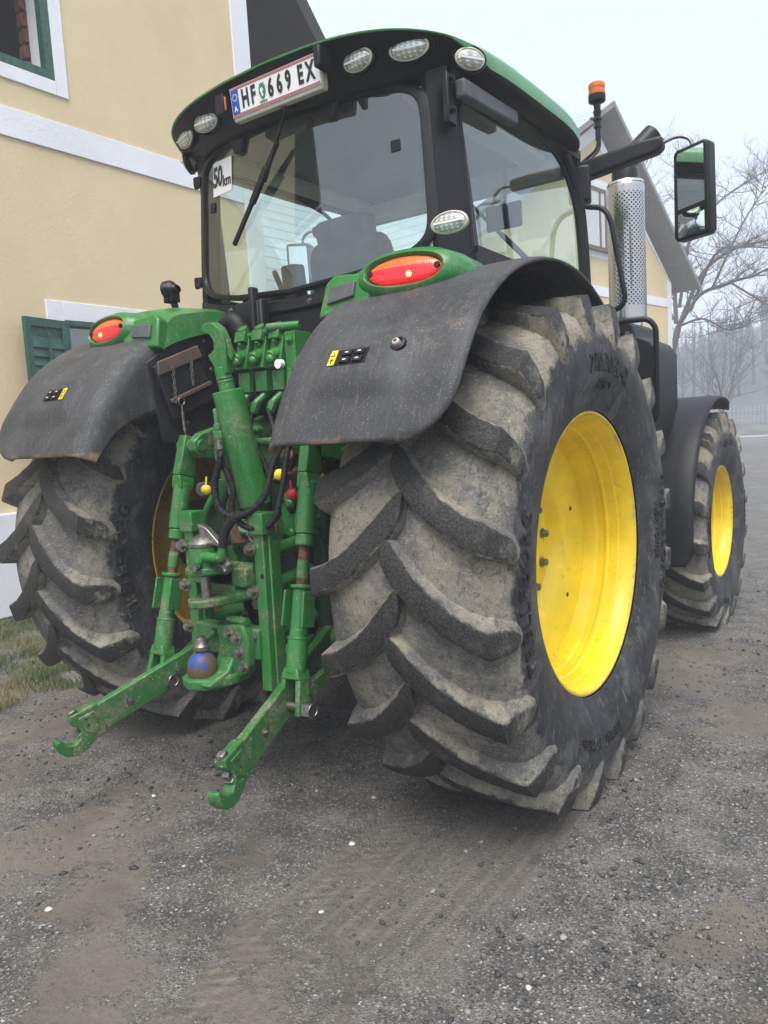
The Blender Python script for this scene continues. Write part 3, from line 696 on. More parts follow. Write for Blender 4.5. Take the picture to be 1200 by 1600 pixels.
# door glass, side windows, windscreen
def pane(name, pts, parent, mat='glass', t=.006):
    b = MB(); P = [V(p) for p in pts]; n = (P[1] - P[0]).cross(P[2] - P[0]).normalized(); k = len(P)
    b.add([p for p in P] , [tuple(range(k))]); return b.build(name, M[mat], parent)
for s in (1, -1):
    dp = rounded([(s * .80, .06, 2.26), (s * .80, 1.37, 2.20), (s * .795, 1.36, 2.62), (s * .785, 1.16, 2.90), (s * .775, .80, 2.96), (s * .775, .03, 2.955), (s * .80, .06, 2.26)], .16, 8)
    dw = thing2 = MB()
    dw.tube(dp, .012, 6, cap=False); d = dw.build('door', M['satin'], tractor)
    pane('door_glass', dp[:-1], d)
    lower = [(s * .80, .10, 1.55), (s * .80, 1.37, 1.55), (s * .80, 1.37, 2.17), (s * .80, .10, 2.20)]
    pane('lower_door_glass', lower, d)
pane('windscreen', [(-.78, 1.415, 2.05), (.78, 1.415, 2.05), (.76, 1.38, 2.90), (-.76, 1.38, 2.90)], tractor)
# door hinge bar (grey) above the right and left door
for s in (1,):
    b = MB(); b.box((s * .79, -.06, 2.84), (.03, .07, .20)); hb = b.build('door_hinge', M['satin'], tractor, bevel=.006)
    b = MB(); b.bar((s * .835, -.05, 2.875), (s * .835, .46, 2.895), .05, .075, (1, 0, 0), h1=.062); b.build('hinge_arm', M['grey'], hb, bevel=.012, seg=3)
    b = MB(True); b.bolt((s * .81, -.075, 2.91), (s, -.4, 0), .012); b.bolt((s * .81, -.075, 2.79), (s, -.4, 0), .012); b.build('hinge_bolt', M['satin'], hb)
# interior
b = MB(); rows = []
b.box((0, .66, 3.0), (1.46, 1.36, .03)); b.box((0, 1.30, 2.93), (1.40, .12, .12)); b.box((-.60, .6, 2.96), (.16, 1.2, .06)); b.box((.60, .6, 2.96), (.16, 1.2, .06)); b.build('headliner', M['liner'], tractor, bevel=.02)
b = MB(); b.box((0, .65, 1.50), (1.5, 1.45, .06)); b.build('cab_floor', M['black'], tractor)
b = MB()
def cushion(c, d, rot=None, e=.35):
    pts = []; n = 20; k = 12
    rows = []
    for j in range(k + 1):
        a = -PI / 2 + PI * j / k; row = []
        for i in range(n + 1):
            q = 2 * PI * i / n; f = lambda t: math.copysign(abs(t) ** e, t)
            p = V((d[0] / 2 * f(math.cos(a)) * f(math.cos(q)), d[1] / 2 * f(math.cos(a)) * f(math.sin(q)), d[2] / 2 * f(math.sin(a))))
            row.append(V(c) + (rot @ p if rot else p))
        rows.append(row)
    b.grid(rows)
SX = -.05; b_seat = len(b.v)
tilt = Matrix.Rotation(math.radians(-10), 3, 'X')
cushion((SX, .36, 2.28), (.50, .13, .62), tilt.transposed()); cushion((SX, .295, 2.60), (.34, .11, .16), tilt.transposed()); cushion((SX, .62, 2.0), (.50, .50, .15))
cushion((SX - .30, .48, 2.23), (.09, .34, .08)); cushion((SX + .30, .55, 2.23), (.10, .44, .08)); b.box((SX, .6, 1.75), (.35, .35, .4)); b.v = [(x, y, z - .07) for x, y, z in b.v]; b.build('driver_seat', M['seat'], tractor)
b = MB(); b.box((SX + .34, .82, 2.40), (.05, .05, .22), Matrix.Rotation(.2, 3, 'X')); b.box((SX + .36, .86, 2.50), (.04, .19, .15)); b.build('armrest_display', M['satin'], tractor, bevel=.01)
b = MB(); b.box((-.42, .30, 2.28), (.10, .10, .30), Matrix.Rotation(.1, 3, 'X')); b.box((-.58, .4, 2.16), (.22, .5, .24)); b.box((.58, .5, 2.14), (.26, .6, .24)); b.bar((-.52, .34, 2.25), (-.48, .20, 2.40), .03, .03); b.build('side_console', M['grey'], tractor, bevel=.02)
b = MB(); b.tube([V((SX, 1.02, 2.25)) + V((.2 * math.cos(a), .10 * math.sin(a), .17 * math.sin(a))) for a in [2 * PI * k / 28 for k in range(29)]], .016, 8, cap=False); b.bar((SX, 1.30, 1.6), (SX, 1.03, 2.25), .10, .10); b.bar((SX - .19, 1.02, 2.25), (SX + .19, 1.02, 2.25), .04, .02); b.build('steering_wheel', M['satin'], tractor)
b = MB(); b.bar((.10, 1.38, 2.86), (.52, 1.37, 2.40), .02, .02); b.bar((.30, 1.39, 2.64), (.56, 1.38, 2.36), .03, .02); b.build('front_wiper', M['satin'], tractor)
b = MB(); b.box((.42, 1.18, 2.68), (.22, .03, .14)); b.bar((.42, 1.2, 2.75), (.42, 1.22, 2.95), .02, .02); b.build('inside_mirror', [M['satin']], tractor, bevel=.01)

# ---------------------------------------------------------------- roof
def roof_ring(a, bk, z_of, n=96, e=4.2, ycen=.60):
    out = []
    for k in range(n):
        q = 2 * PI * k / n; c_, s_ = math.cos(q), math.sin(q)
        x = a * math.copysign(abs(c_) ** (2 / e), c_); y = ycen + bk * math.copysign(abs(s_) ** (2 / e), s_); out.append(V((x, y, z_of(x, y))))
    return out
ztop = lambda x, y: 3.045 + .105 * (1 - min(1, (abs(x) / .9)) ** 2) + .02 * math.sin(PI * min(1, max(0, (y + .3) / 1.8))) - .05 * max(0, (y - 1.0)) / .5
def zlev(f): return lambda x, y: (2.955 + .01 * max(0, .3 - abs(x))) * (1 - f) + ztop(x, y) * f
def loftrings(rs, capbot=False, captop=False):
    b = MB(); n = len(rs[0]); b.grid([r + [r[0]] for r in rs]); 
    for flag, r in ((capbot, rs[0]), (captop, rs[-1])):
        if flag:
            c = sum(r, V()) / n; b.add(r + [c], [(i, (i + 1) % n, n) for i in range(n)])
    return b
A, B = .905, .905
rear = lambda y: max(0, min(1, (.12 - y) / .22))
fz = lambda f0, f1: (lambda x, y: zlev(f1 + (f0 - f1) * rear(y))(x, y))
fas = loftrings([roof_ring(A - .20, B - .25, zlev(0)), roof_ring(A - .12, B - .16, zlev(.0)), roof_ring(A - .085, B - .145, fz(.10, .03)), roof_ring(A - .03, B - .085, fz(.52, .10)), roof_ring(A - .003, B - .022, fz(.80, .20)), roof_ring(A, B, fz(.90, .27)), roof_ring(A - .03, B - .03, fz(.93, .30))], capbot=True)
ro = fas.build('roof_surround', M['satin'], tractor, 50)
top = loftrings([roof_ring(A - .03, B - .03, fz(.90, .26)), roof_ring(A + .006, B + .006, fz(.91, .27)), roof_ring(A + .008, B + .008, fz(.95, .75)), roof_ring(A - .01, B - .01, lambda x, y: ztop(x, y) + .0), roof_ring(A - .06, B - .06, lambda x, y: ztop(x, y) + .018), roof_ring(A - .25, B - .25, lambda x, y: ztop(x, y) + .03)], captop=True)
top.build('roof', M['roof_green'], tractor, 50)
def lamp(name, c, d, a, bb, parent, label=None, bowl=True, shell='cream'):
    """oval work lamp facing d"""
    c = V(c); d = V(d).normalized(); x = (V((0, 0, 1)).cross(d)).normalized(); y = d.cross(x); n = 32
    def ringp(A_, B_, h): return [c + x * (A_ * math.cos(q)) + y * (B_ * math.sin(q)) + d * h for q in [2 * PI * k / n for k in range(n + 1)]]
    m = MB()
    m.grid([ringp(.03, .02, -.06), ringp(a * .9, bb * .9, -.03), ringp(a * 1.02, bb * 1.04, -.004), ringp(a * 1.06, bb * 1.08, .008), ringp(a * .95, bb * .95, .012), ringp(a * .9, bb * .88, .006)])
    o = m.build(name, M[shell], parent, 60)
    l_ = MB(); rows = []
    for j in range(8):
        q = j / 7; r = math.cos(q * PI / 2) if j < 7 else .001; rows.append(ringp(a * .93 * r, bb * .92 * r, .005 + .020 * math.sin(q * PI / 2)))
    l_.grid(rows); l_.box(c + d * .024, (a * 1.6, .004, .007), Matrix((x, d, y)).transposed(), 1) ; ln = l_.build('lens', [M['lens'], M['white']], o, 60)
    if bowl:
        w = MB(); w.grid([ringp(a * 1.22, bb * 1.34, -.012), ringp(a * 1.20, bb * 1.30, .006), ringp(a * 1.15, bb * 1.22, .004), ringp(a * 1.10, bb * 1.14, -.025), ringp(a * .6, bb * .6, -.03)]); w.build('lamp_bowl', M['satin'], o, 60)
    return o
lamp('work_lamp', (.462, -.222, 3.038), (-.05, -1, -.22), .072, .040, ro); lamp('work_lamp', (.676, -.165, 3.036), (.30, -1, -.22), .080, .042, ro)
lamp('work_lamp', (.858, .0, 2.995), (1, -.62, -.20), .066, .040, ro)
lamp('work_lamp', (-.462, -.222, 3.038), (.05, -1, -.22), .072, .040, ro); lamp('work_lamp', (-.676, -.165, 3.036), (-.30, -1, -.22), .080, .042, ro)
lamp('work_lamp', (-.858, .0, 2.995), (-1, -.62, -.20), .066, .040, ro)
for s in (1, -1):
    L = lamp('fender_work_lamp', (.845, -.20, 2.315) if s > 0 else (-.77, -.29, 2.285), (.08, -1, -.02) if s > 0 else (-1, -.3, 0), .078 if s > 0 else .05, .041, tractor, bowl=False, shell='cream' if s > 0 else 'satin')
    lx = s * .845 if s > 0 else -.755
    b = MB(); b.cyl((lx, -.17, 2.29), (lx, -.15, 2.20), .018, n=12); b.box((lx - .025, -.17, 2.26), (.02, .05, .06)); b.box((lx + .025, -.17, 2.26), (.02, .05, .06)); b.bolt((lx, -.19, 2.245), (0, -1, 0), .012)
    if s < 0: b.v = [(x, y - .11, z - .01) for x, y, z in b.v]; b.ell((-.755, -.29, 2.285), (.045, .040, .046), 20, 12); b.build('lamp_bracket', M['satin'], L, bevel=.003)

# number plate
pc = V((.043, -.292, 3.036)); pn = V((0, -1, -.10)).normalized(); px_ = V((1, 0, 0)); pz_ = V((0, -.10, 1)).normalized()
b = MB(); b.prism([(-.262, -.082), (.262, -.082), (.268, -.06), (.268, .064), (-.268, .064), (-.268, -.06)], pc - pn * .028, px_, pz_, pn * .040); ph = b.build('plate_holder', M['cream'], tractor, bevel=.006)
def prect(b, x0, x1, y0, y1, d, m=0, t=.002): b.prism([(x0, y0), (x1, y0), (x1, y1), (x0, y1)], pc + pn * d, px_, pz_, pn * t, m)
b = MB(); prect(b, -.262, .262, -.062, .062, -.005, 0, .004)
for y in (.052, .058, -.052, -.058): prect(b, -.258, .258, y - .0012, y + .0012, -.002, 2)
prect(b, -.258, -.213, -.05, .05, -.002, 1)
lp = b.build('number_plate', [M['white'], M['blue'], M['redline']], ph)
b = MB()
def ptxt(body, size, x, y, sx, bold, m=0):
    vs, fs = text_geo(body, size, .001, bold, sx); b.add([pc + px_ * (u * 1 + x) + pz_ * (v + y) + pn * (w - .001) for u, v, w in vs], fs, m)
for ch, x in (('H', -.172), ('F', -.122), ('6', -.016), ('6', .036), ('9', .088), ('E', .158), ('X', .212)): ptxt(ch, .103, x, -.001, .62, .0032)
ptxt('A', .030, -.236, -.030, .9, .0012, 1)
for k in range(12): a = 2 * PI * k / 12; ptxt('*', .014, -.2355 + .0135 * math.cos(a), .018 + .0135 * math.sin(a) - .003, 1, .0006, 1)
cr = MB(); cr.prism([(-.018, .022), (.018, .022), (.019, -.005), (.010, -.024), (0, -.032), (-.010, -.024), (-.019, -.005)], pc + px_ * -.066, px_, pz_, pn * .002, 2)
cr.prism([(-.008, .012), (.003, .015), (.008, .004), (.001, -.004), (.006, -.018), (-.003, -.022), (-.005, -.008), (-.010, .002)], pc + px_ * -.066 + pn * .001, px_, pz_, pn * .002, 1)
cr.prism([(-.012, .024), (.012, .024), (.014, .034), (.007, .030), (0, .037), (-.007, .030), (-.014, .034)], pc + px_ * -.066, px_, pz_, pn * .002, 2); prect(cr, -.088, -.044, -.043, -.038, 0, 2)
b.build('lettering', [M['ink'], M['white'], M['crest']], lp); cr.build('crest', [M['ink'], M['white'], M['crest']], lp)
b = MB(); b.box(pc + V((.292, -.01, .02)), (.035, .085, .085)); b.build('plate_lamp', M['black'], ph, bevel=.008)
b = MB(); b.box(pc + V((-.305, .005, .0)), (.05, .08, .085)); b.box(pc + V((-.279, -.02, .0)), (.006, .012, .06), None, 1); b.build('plate_lamp', [M['black'], M['orange']], ph, bevel=.006)

# beacon, mirror, exhaust, side boxes
b = MB(); bx = V((.868, 1.50, 3.07)); b.cyl(bx, bx + V((0, 0, .07)), .014, n=12)
b.lathe([(.06, .013), (.065, .022), (.075, .022), (.08, .017), (.10, .018), (.105, .024), (.115, .024), (.12, .019), (.14, .019), (.145, .023), (.155, .023), (.16, .018), (.19, .02), (.20, .030), (.205, .046), (.215, .048), (.240, .048), (.242, .042)], bx, (0, 0, 1), 28); b.cyl(bx + V((.0, 0, .205)), bx + V((0, 0, .240)), .042, n=28); b.bolt(bx + V((-.02, -.01, .12)), (-1, -.5, 0), .01, .012, 1)
b.tube(rounded([bx + V((0, 0, .02)), bx + V((0, -.005, -.05)), bx + V((-.11, -.02, -.12)), bx + V((-.20, -.05, -.12))], .05), .009, 8); b.tube(rounded([bx + V((.012, 0, .02)), bx + V((.012, 0, -.06)), bx + V((-.10, -.02, -.135)), bx + V((-.20, -.05, -.135))], .05), .005, 8)
bo = b.build('beacon', [M['satin'], M['steel']], tractor, 40)
b = MB(); b.lathe([(.241, .045), (.256, .046), (.257, .043), (.276, .043), (.277, .046), (.298, .045), (.305, .038), (.306, .001)], bx, (0, 0, 1), 32); b.build('beacon_lens', M['orange'], bo, 30)
for s in (1, -1):
    b = MB(); b.box((s * .80, 1.42, 2.82), (.09, .10, .20), Matrix.Rotation(s * .3, 3, 'Z')); b.prism([(-.03, -.055), (.40, -.03), (.43, -.01), (.43, .05), (.30, .058), (.0, .05), (-.03, .03)], (s * .80, 1.45, 2.90), (s, .10, .10), (0, 0, 1), (0, .085, 0))
    am = b.build('mirror_arm', M['satin'], tractor, bevel=.016, seg=3)
    b = MB(); b.tube(rounded([(s * 1.20, 1.49, 2.955), (s * 1.30, 1.505, 2.985), (s * 1.37, 1.51, 2.95), (s * 1.37, 1.51, 2.55)], .06), .010, 10); b.build('mirror_rod', M['steel'], am)
    b = MB(); mc = V((s * 1.385, 1.50, 2.665)); mr = Matrix.Rotation(-s * .24, 3, 'Z') @ Matrix.Rotation(.03, 3, 'X')
    def MPp(x, z, y): return mc + mr @ V((s * x * 1.1, y, z))
    b.prism([(-.085, -.235), (.075, -.225), (.088, -.20), (.088, .235), (.07, .25), (-.075, .235), (-.088, .21), (-.095, -.21)], mc, mr @ V((s * 1.1, 0, 0)), mr @ V((0, 0, 1)), mr @ V((0, .085, 0)))
    mh = b.build('mirror_head', M['satin'], am, bevel=.016, seg=3)
    b = MB(); b.prism([(-.068, -.075), (.066, -.055), (.066, .228), (-.062, .212), (-.068, .19)], mc + mr @ V((0, -.0445, 0)), mr @ V((s * 1.1, 0, 0)), mr @ V((0, 0, 1)), mr @ V((0, .004, 0))); b.build('mirror_glass', M['mirror'], mh)
    b = MB(); rows = []
    for j in range(9):
        row = []
        for i in range(9):
            u, v = i / 8 * 2 - 1, j / 8 * 2 - 1; row.append(mc + mr @ V((s * 1.1 * (.066 * u - .004), -.0445 - .012 * (1 - u * u) * (1 - v * v), -.15 + .062 * v + .01 * u)))
        rows.append(row)
    b.grid(rows); b.build('wide_angle_glass', M['mirror'], mh, 90)
b = MB(); ec = V((.80, 2.19, 0)); n = 40; hu = []; hv = []; ho = []
rows = []
for k in range(61):
    z = 2.12 + .87 * k / 60; r = .118 * (1 if k > 0 else .98) * (1 if k < 60 else .93)
    rows.append([ec + V((r * math.cos(2 * PI * i / n), r * math.sin(2 * PI * i / n), z)) for i in range(n + 1)])
    for i in range(n + 1):
        hu.append(i / n * .74 / .0285); hv.append(z / .0285); a = (i / n * 360) % 360
        ho.append(1. if (2.22 < z < 2.93 and not 222 < a < 248) else 0.)
b.grid(rows)
shield = b.build('exhaust_shield', M['shield'], tractor, 60, attr={'hu': hu, 'hv': hv, 'hole': ho})
b = MB(); b.cyl(ec + V((0, 0, 2.0)), ec + V((0, 0, 3.0)), .09, n=32); b.lathe([(2.985, .117), (3.0, .113), (3.006, .095)], ec, (0, 0, 1), 32)
b.build('silencer', M['chrome'], tractor)
b = MB(); p_ = rounded([ec + V((0, 0, 2.98)), ec + V((0, 0, 3.10)), ec + V((.03, .03, 3.16)), ec + V((.15, .12, 3.30))], .09, 8)
b.tube(p_, [.085 - .02 * min(1, i / 8) for i in range(len(p_))], 20); b.build('exhaust_elbow', M['satin'], tractor)
def rbox(b, x0, x1, y0, y1, z0, z1, m=0): b.box(((x0 + x1) / 2, (y0 + y1) / 2, (z0 + z1) / 2), (x1 - x0, y1 - y0, z1 - z0), None, m)
b = MB(); b.prism([(.55, 1.28), (1.02, 1.30), (1.06, 1.40), (1.10, 1.55), (1.10, 1.88), (1.06, 1.94), (.98, 1.98), (.96, 2.05), (.93, 2.07), (.66, 2.07), (.60, 2.0), (.55, 1.9)], (0, 1.98, 0), (1, 0, 0), (0, 0, 1), (0, .46, 0)); b.box((.80, 1.745, 1.70), (.36, .02, .36))
ab = b.build('filter_housing', M['black'], tractor, bevel=.03, seg=4)
b = MB(True); b.bolt((.95, 1.75, 1.84), (0, -1, 0), .01); b.bolt((.93, 1.745, 2.0), (0, -1, 0), .01); b.build('housing_bolt', M['steel'], ab)
b = MB(); b.tube(rounded([(.80, 1.52, 2.05), (1.11, 1.55, 2.05), (1.15, 1.56, 2.0), (1.14, 1.60, 1.50), (1.08, 1.62, 1.44), (.95, 1.62, 1.42)], .06), .016, 12); b.build('hand_rail', M['satin'], tractor)
b = MB(); b.tube(rounded([(.79, 1.40, 2.82), (.79, 1.40, 2.70), (.92, 1.40, 2.67), (.96, 1.40, 2.60), (1.03, 1.41, 2.16), (1.00, 1.41, 2.11), (.88, 1.41, 2.10)], .06), .015, 12); b.build('hand_rail', M['satin'], tractor)
b = MB(); b.cut(); rbox(b, -1.05, -.55, 1.5, 2.3, .85, 1.5); b.cut(); rbox(b, .5, .95, .75, 1.7, .75, 1.42); b.cut(); rbox(b, -.95, -.5, .75, 1.45, .75, 1.42); b.build('side_tank', M['black'], tractor, bevel=.05, seg=3)

# front fenders
for s in (1, -1):
    b = MB(); rows = []
    for k in range(41):
        a = math.radians(-12 + 128 * k / 40); r = .872 + (.02 if k == 0 else 0)
        y = FY - r * math.cos(a); z = FZ + .005 + r * math.sin(a); xo = 1.245 - .05 * max(0, 1 - k / 2.5) ** 2 - .03 * max(0, (k - 37) / 3)
        rad = V((0, y - FY, z - FZ)).normalized(); row = []
        for i in range(15):
            x = .74 + (xo - .74) * i / 14; d = .012 * max(0, (i - 11) / 3) ** 2 - (.006 if i == 12 else 0); row.append(V((s * x, y, z)) - rad * d)
        rows.append(row)
    b.grid(rows); 
    if s > 0: b.f = [f[::-1] for f in b.f]
    ff = b.build('front_fender', M['panel'] if False else M['black'], tractor, 60, solid=(.010, -1))
    b = MB(); b.box((s * .93, 2.28, 1.43), (.10, .03, .012)); b.build('fender_clip', M['satin'], ff)

# hood and front axle
b = MB(); rows = []
for y, w, z1 in ((1.5, .42, 2.02), (2.2, .42, 1.98), (3.2, .40, 1.88), (3.9, .38, 1.76), (4.1, .34, 1.62)):
    rows.append([V((x * w, y, 1.15 + (z1 - 1.15) * zf)) for x, zf in ((-1, 0), (-1, .6), (-.93, .86), (-.75, .97), (0, 1), (.75, .97), (.93, .86), (1, .6), (1, 0))])
b.grid(rows); b.add(rows[-1], [tuple(range(9))]); b.build('hood', M['green'], tractor, 40)
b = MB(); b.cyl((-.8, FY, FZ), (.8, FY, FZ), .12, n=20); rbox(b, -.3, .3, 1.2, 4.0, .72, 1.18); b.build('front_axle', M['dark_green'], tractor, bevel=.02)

# ---------------------------------------------------------------- rear axle and gearcase
b = MB(); rbox(b, -.27, .27, -.42, 1.5, .55, 1.36); rbox(b, -.20, .20, -.50, -.4, .62, 1.10); rbox(b, -.32, .32, -.30, .4, .62, 1.22)
for s in (1, -1):
    b.lathe([(.25, .27), (.40, .25), (.48, .19), (.70, .165), (.74, .21), (.99, .21)], (0, 0, ZC), (s, 0, 0), 36)
    b.cyl((s * .36, -.30, .95), (s * .36, -.30, 1.45), .055, n=20); b.cyl((s * .36, -.30, 1.38), (s * .36, -.31, 1.54), .03, n=14)
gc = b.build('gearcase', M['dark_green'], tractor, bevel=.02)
b = MB(True)
for x in (-.17, .17):
    for z in (.70, .86, 1.0): b.bolt((x, -.50, z), (0, -1, 0), .013)
for z in (1.08, 1.30): b.bolt((.19, -.42, z), (0, -1, 0), .016)
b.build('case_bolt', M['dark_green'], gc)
b = MB(); b.cyl((0, -.50, .78), (0, -.60, .78), .024, n=6); b.lathe([(-.50, .075), (-.515, .075), (-.52, .06)], (0, 0, .78), (0, 1, 0), 20); b.build('pto_shaft', M['steel'], gc)
b = MB(); rbox(b, .10, .22, -.50, -.40, 1.04, 1.26); rbox(b, .06, .26, -.47, -.40, 1.10, 1.16); b.cyl((.16, -.50, 1.22), (.16, -.52, 1.22), .024, n=6); b.cyl((.16, -.50, 1.09), (.16, -.52, 1.09), .024, n=6); b.build('lift_bracket', M['green'], gc, bevel=.01)
# rockshaft and lift arms
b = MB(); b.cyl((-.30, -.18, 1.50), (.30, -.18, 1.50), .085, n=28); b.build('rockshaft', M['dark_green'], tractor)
for s in (1, -1):
    arm = MB(); arm.prism([(-.16, 1.62), (-.20, 1.60), (-.40, 1.59), (-.58, 1.545), (-.625, 1.51), (-.625, 1.47), (-.59, 1.435), (-.50, 1.42), (-.35, 1.39), (-.20, 1.38), (-.10, 1.45)], (s * .305, 0, 0), (0, 1, 0), (0, 0, 1), (.05, 0, 0))
    la = arm.build('lift_arm', M['green'], tractor, bevel=.008)
    b = MB(); b.cyl((s * .27, -.585, 1.49), (s * .425, -.585, 1.49), .028, n=20, bev=.004); b.cyl((s * .275, -.53, 1.50), (s * .335, -.53, 1.50), .014, n=14); b.build('arm_pin', M['green'], la)
    T, Bm = V((s * .375, -.585, 1.49)), V((s * .405, -.835, .46)); D = (Bm - T); L_ = D.length; D.normalize()
    at = lambda q: T + D * q
    ax = V((1, 0, 0)); ay = D.cross(ax).normalized(); 
    b = MB(); b.bar(at(-.045), at(.14), .050, .075, (1, 0, 0), h1=.095); b.bar(at(.14), at(.20), .050, .095, (1, 0, 0), w1=.07, h1=.07); b.cyl(at(.17), at(.385), .040, n=24); b.cyl(at(.385), at(.432), .037, n=24)
    rr = MB()
    lr = b.build('lift_rod', M['green'], tractor, bevel=.006)
    b = MB(); b.cut(); q = at(.33) - ax * .045 * 1; b.tube([q + V((.02, 0, .025)), q + V((-.004, 0, .02)), q + V((-.01, 0, 0)), q + V((-.004, 0, -.02)), q + V((.02, 0, -.025))], .007, 8); q = at(.85) - ax * .045; b.cut(); b.tube([q + V((.02, 0, .025)), q + V((-.004, 0, .02)), q + V((-.01, 0, 0)), q + V((-.004, 0, -.02)), q + V((.02, 0, -.025))], .007, 8); b.build('lug_eye', M['green'], lr)
    b = MB(); b.lathe([(h_, .021 + .002 * (i % 2)) for i, h_ in enumerate(np.arange(.43, .60, .004))], T, D, 18); b.build('threaded_rod', M['rust'], lr)
    b = MB(); b.cyl(at(.49), at(.56), .0245, n=18, m=0); b.build('rod_sleeve', M['dirty_green'], lr)
    b = MB(); b.cyl(at(.585), at(.60), .046, n=24); b.cyl(at(.60), at(.78), .034, n=20)
    for e in (-1, 1): b.bar(at(.61) + ax * e * .048 + ay * .01, at(.75) + ax * e * .052 + ay * .01, .012, .07, (1, 0, 0)); b.bar(at(.61) + ax * e * .03 - ay * .02, at(.75) + ax * e * .03 - ay * .02, .034, .012, (1, 0, 0))
    b.cyl(at(.76), at(.80), .036, n=20); b.build('turnbuckle', M['green'], lr, bevel=.003)
    b = MB(); b.cyl(at(.79), at(.93), .041, n=24); b.cyl(at(.79), at(.80), .043, n=24)
    b.build('lower_tube', M['green'], lr, bevel=.003)
    b = MB(); b.bar(at(.91), at(.955), .07, .072, (1, 0, 0), w1=.10)
    for e in (-1, 1): b.bar(at(.94) + ax * e * .035, at(L_ + .03) + ax * e * .048, .024, .062, (1, 0, 0), h1=.07)
    fk = b.build('fork', M['green'], lr, bevel=.006)
    b = MB(); b.cyl(Bm - ax * .085, Bm + ax * .085, .017, n=16); b.box(Bm - V((0, .0, 0)) + ax * .075, (.035, .045, .045), D.to_track_quat('Z', 'Y').to_matrix()); b.tube([Bm + ax * .098 + V((0, .026 * math.cos(a), .026 * math.sin(a))) for a in [2 * PI * k / 18 for k in range(19)]], .003, 6, cap=False); b.build('fork_pin', M['steel'], lr)
    # lower link arm with quick hook
    P0, P1 = V((s * .26, -.40, .61)), V((s * .430, -1.165, .375)); d = (P1 - P0).normalized(); sd = V((1, 0, 0)); sd = (sd - d * sd.dot(d)).normalized(); up = sd.cross(d)
    if up.z < 0: up = -up
    b = MB(); b.bar(P0, P1, .038, .125, (1, 0, 0)); b.cyl(P0 - V((.06, 0, 0)), P0 + V((.06, 0, 0)), .05, n=20)
    ll = b.build('lower_link', M['dirty_green'], tractor, bevel=.006)
    b = MB(True)
    for q in (.50, .80): p = P0 + d * (q * (P1 - P0).length); b.bolt(p - sd * .02 * 1, -sd, .013, .006); b.bolt(p + sd * .02, sd, .013, .006)
    b.build('link_bolt', M['steel'], ll)
    F = P1 + d * .0
    hk = [(-.03, .062), (.075, .068), (.085, .045), (.078, .028), (.066, .018), (.060, -.004), (.072, -.030), (.094, -.040), (.118, -.030), (.132, -.010), (.138, .004), (.152, .006), (.160, -.008), (.158, -.035), (.140, -.064), (.110, -.082), (.075, -.084), (.040, -.072), (.005, -.058), (-.03, -.056)]
    hk = [(a_ * 1.1, c_ * 1.14) for a_, c_ in hk]
    b = MB(); b.prism(hk, F, d, up, sd * .048); hko = b.build('link_hook', M['dirty_green'], ll, bevel=.005)
    b = MB(); b.prism([(-.01, .050), (.060, .055), (.052, -.015), (.02, -.05), (-.01, -.03)], F, d, up, sd * .056); 
    for a_, c_ in ((.03, .035), (.03, .005)): p = F + d * a_ + up * c_; b.cyl(p - sd * .030, p + sd * .030, .006, n=10, m=1)
    b.build('hook_cheek', [M['dirty_green'], M['dark']], hko, bevel=.004)
    b = MB(); b.cut(); b.prism([(.045, .066), (.085, .072), (.080, .090), (.055, .092), (.045, .082)], F, d, up, sd * .03); b.cut(); b.prism([(.072, .02), (.088, .006), (.082, -.018), (.070, -.012)], F, d, up, sd * .026); b.prism([(.064, -.01), (.085, -.02), (.075, -.045), (.06, -.03)], F, d, up, sd * .036); b.build('hook_latch', M['steel'], hko, bevel=.003)
    # stabiliser
    b = MB(); a_, c_ = V((s * .47, -.30, .66)), V((s * .40, -.74, .50)); b.bar(a_, c_, .03, .05, (1, 0, 0)); b.cyl(c_ - V((.035, 0, 0)), c_ + V((.035, 0, 0)), .026, n=16); b.cyl(a_, a_ + (c_ - a_) * .5, .034, n=18); b.build('stabiliser', M['dirty_green'], tractor, bevel=.004)
    b = MB(); b.cyl((s * .40, -.30, .86), (s * .42, -.33, 1.32), .045, n=22); b.cyl((s * .42, -.33, 1.32), (s * .42, -.33, 1.42), .02, n=14); b.build('lift_cylinder', M['green'], tractor, bevel=.003)

# ---------------------------------------------------------------- drawbar frame with clevis and ball
b = MB()
for x in (-.215, .205):
    b.bar((x, -.735, 1.14), (x, -.745, .47), .055, .05, (1, 0, 0)); b.bar((x + .03, -.70, 1.12), (x + .03, -.71, .46), .010, .06, (1, 0, 0)); b.bar((x - .03, -.70, 1.08), (x - .03, -.71, .52), .010, .05, (1, 0, 0))
    b.box((x, -.735, 1.165), (.085, .075, .09))
    for z in (1.04, .90, .70): b.cyl((x, -.70, z), (x, -.45, z + .02), .03, n=16)
    b.bar((x, -.70, .45), (x, -.46, .60), .04, .10, (1, 0, 0))
rbox(b, -.19, .19, -.50, -.46, .60, .80)
hf = b.build('hitch_frame', M['green'], tractor, bevel=.005)
b = MB()
for x in (-.215, .205):
    for z in (.815, .95): b.cut(); b.cyl((x + .012, -.755, z), (x + .012, -.763, z), .011, n=14)
b.build('rail_hole', M['dark'], hf)
b = MB(True)
for x, sx in ((-.25, -1), (.165, -1)):
    for z in (1.06, .885, .70): b.bolt((x, -.765, z), (0, -1, .05), .020, .022)
b.build('rail_bolt', M['steel'], hf)
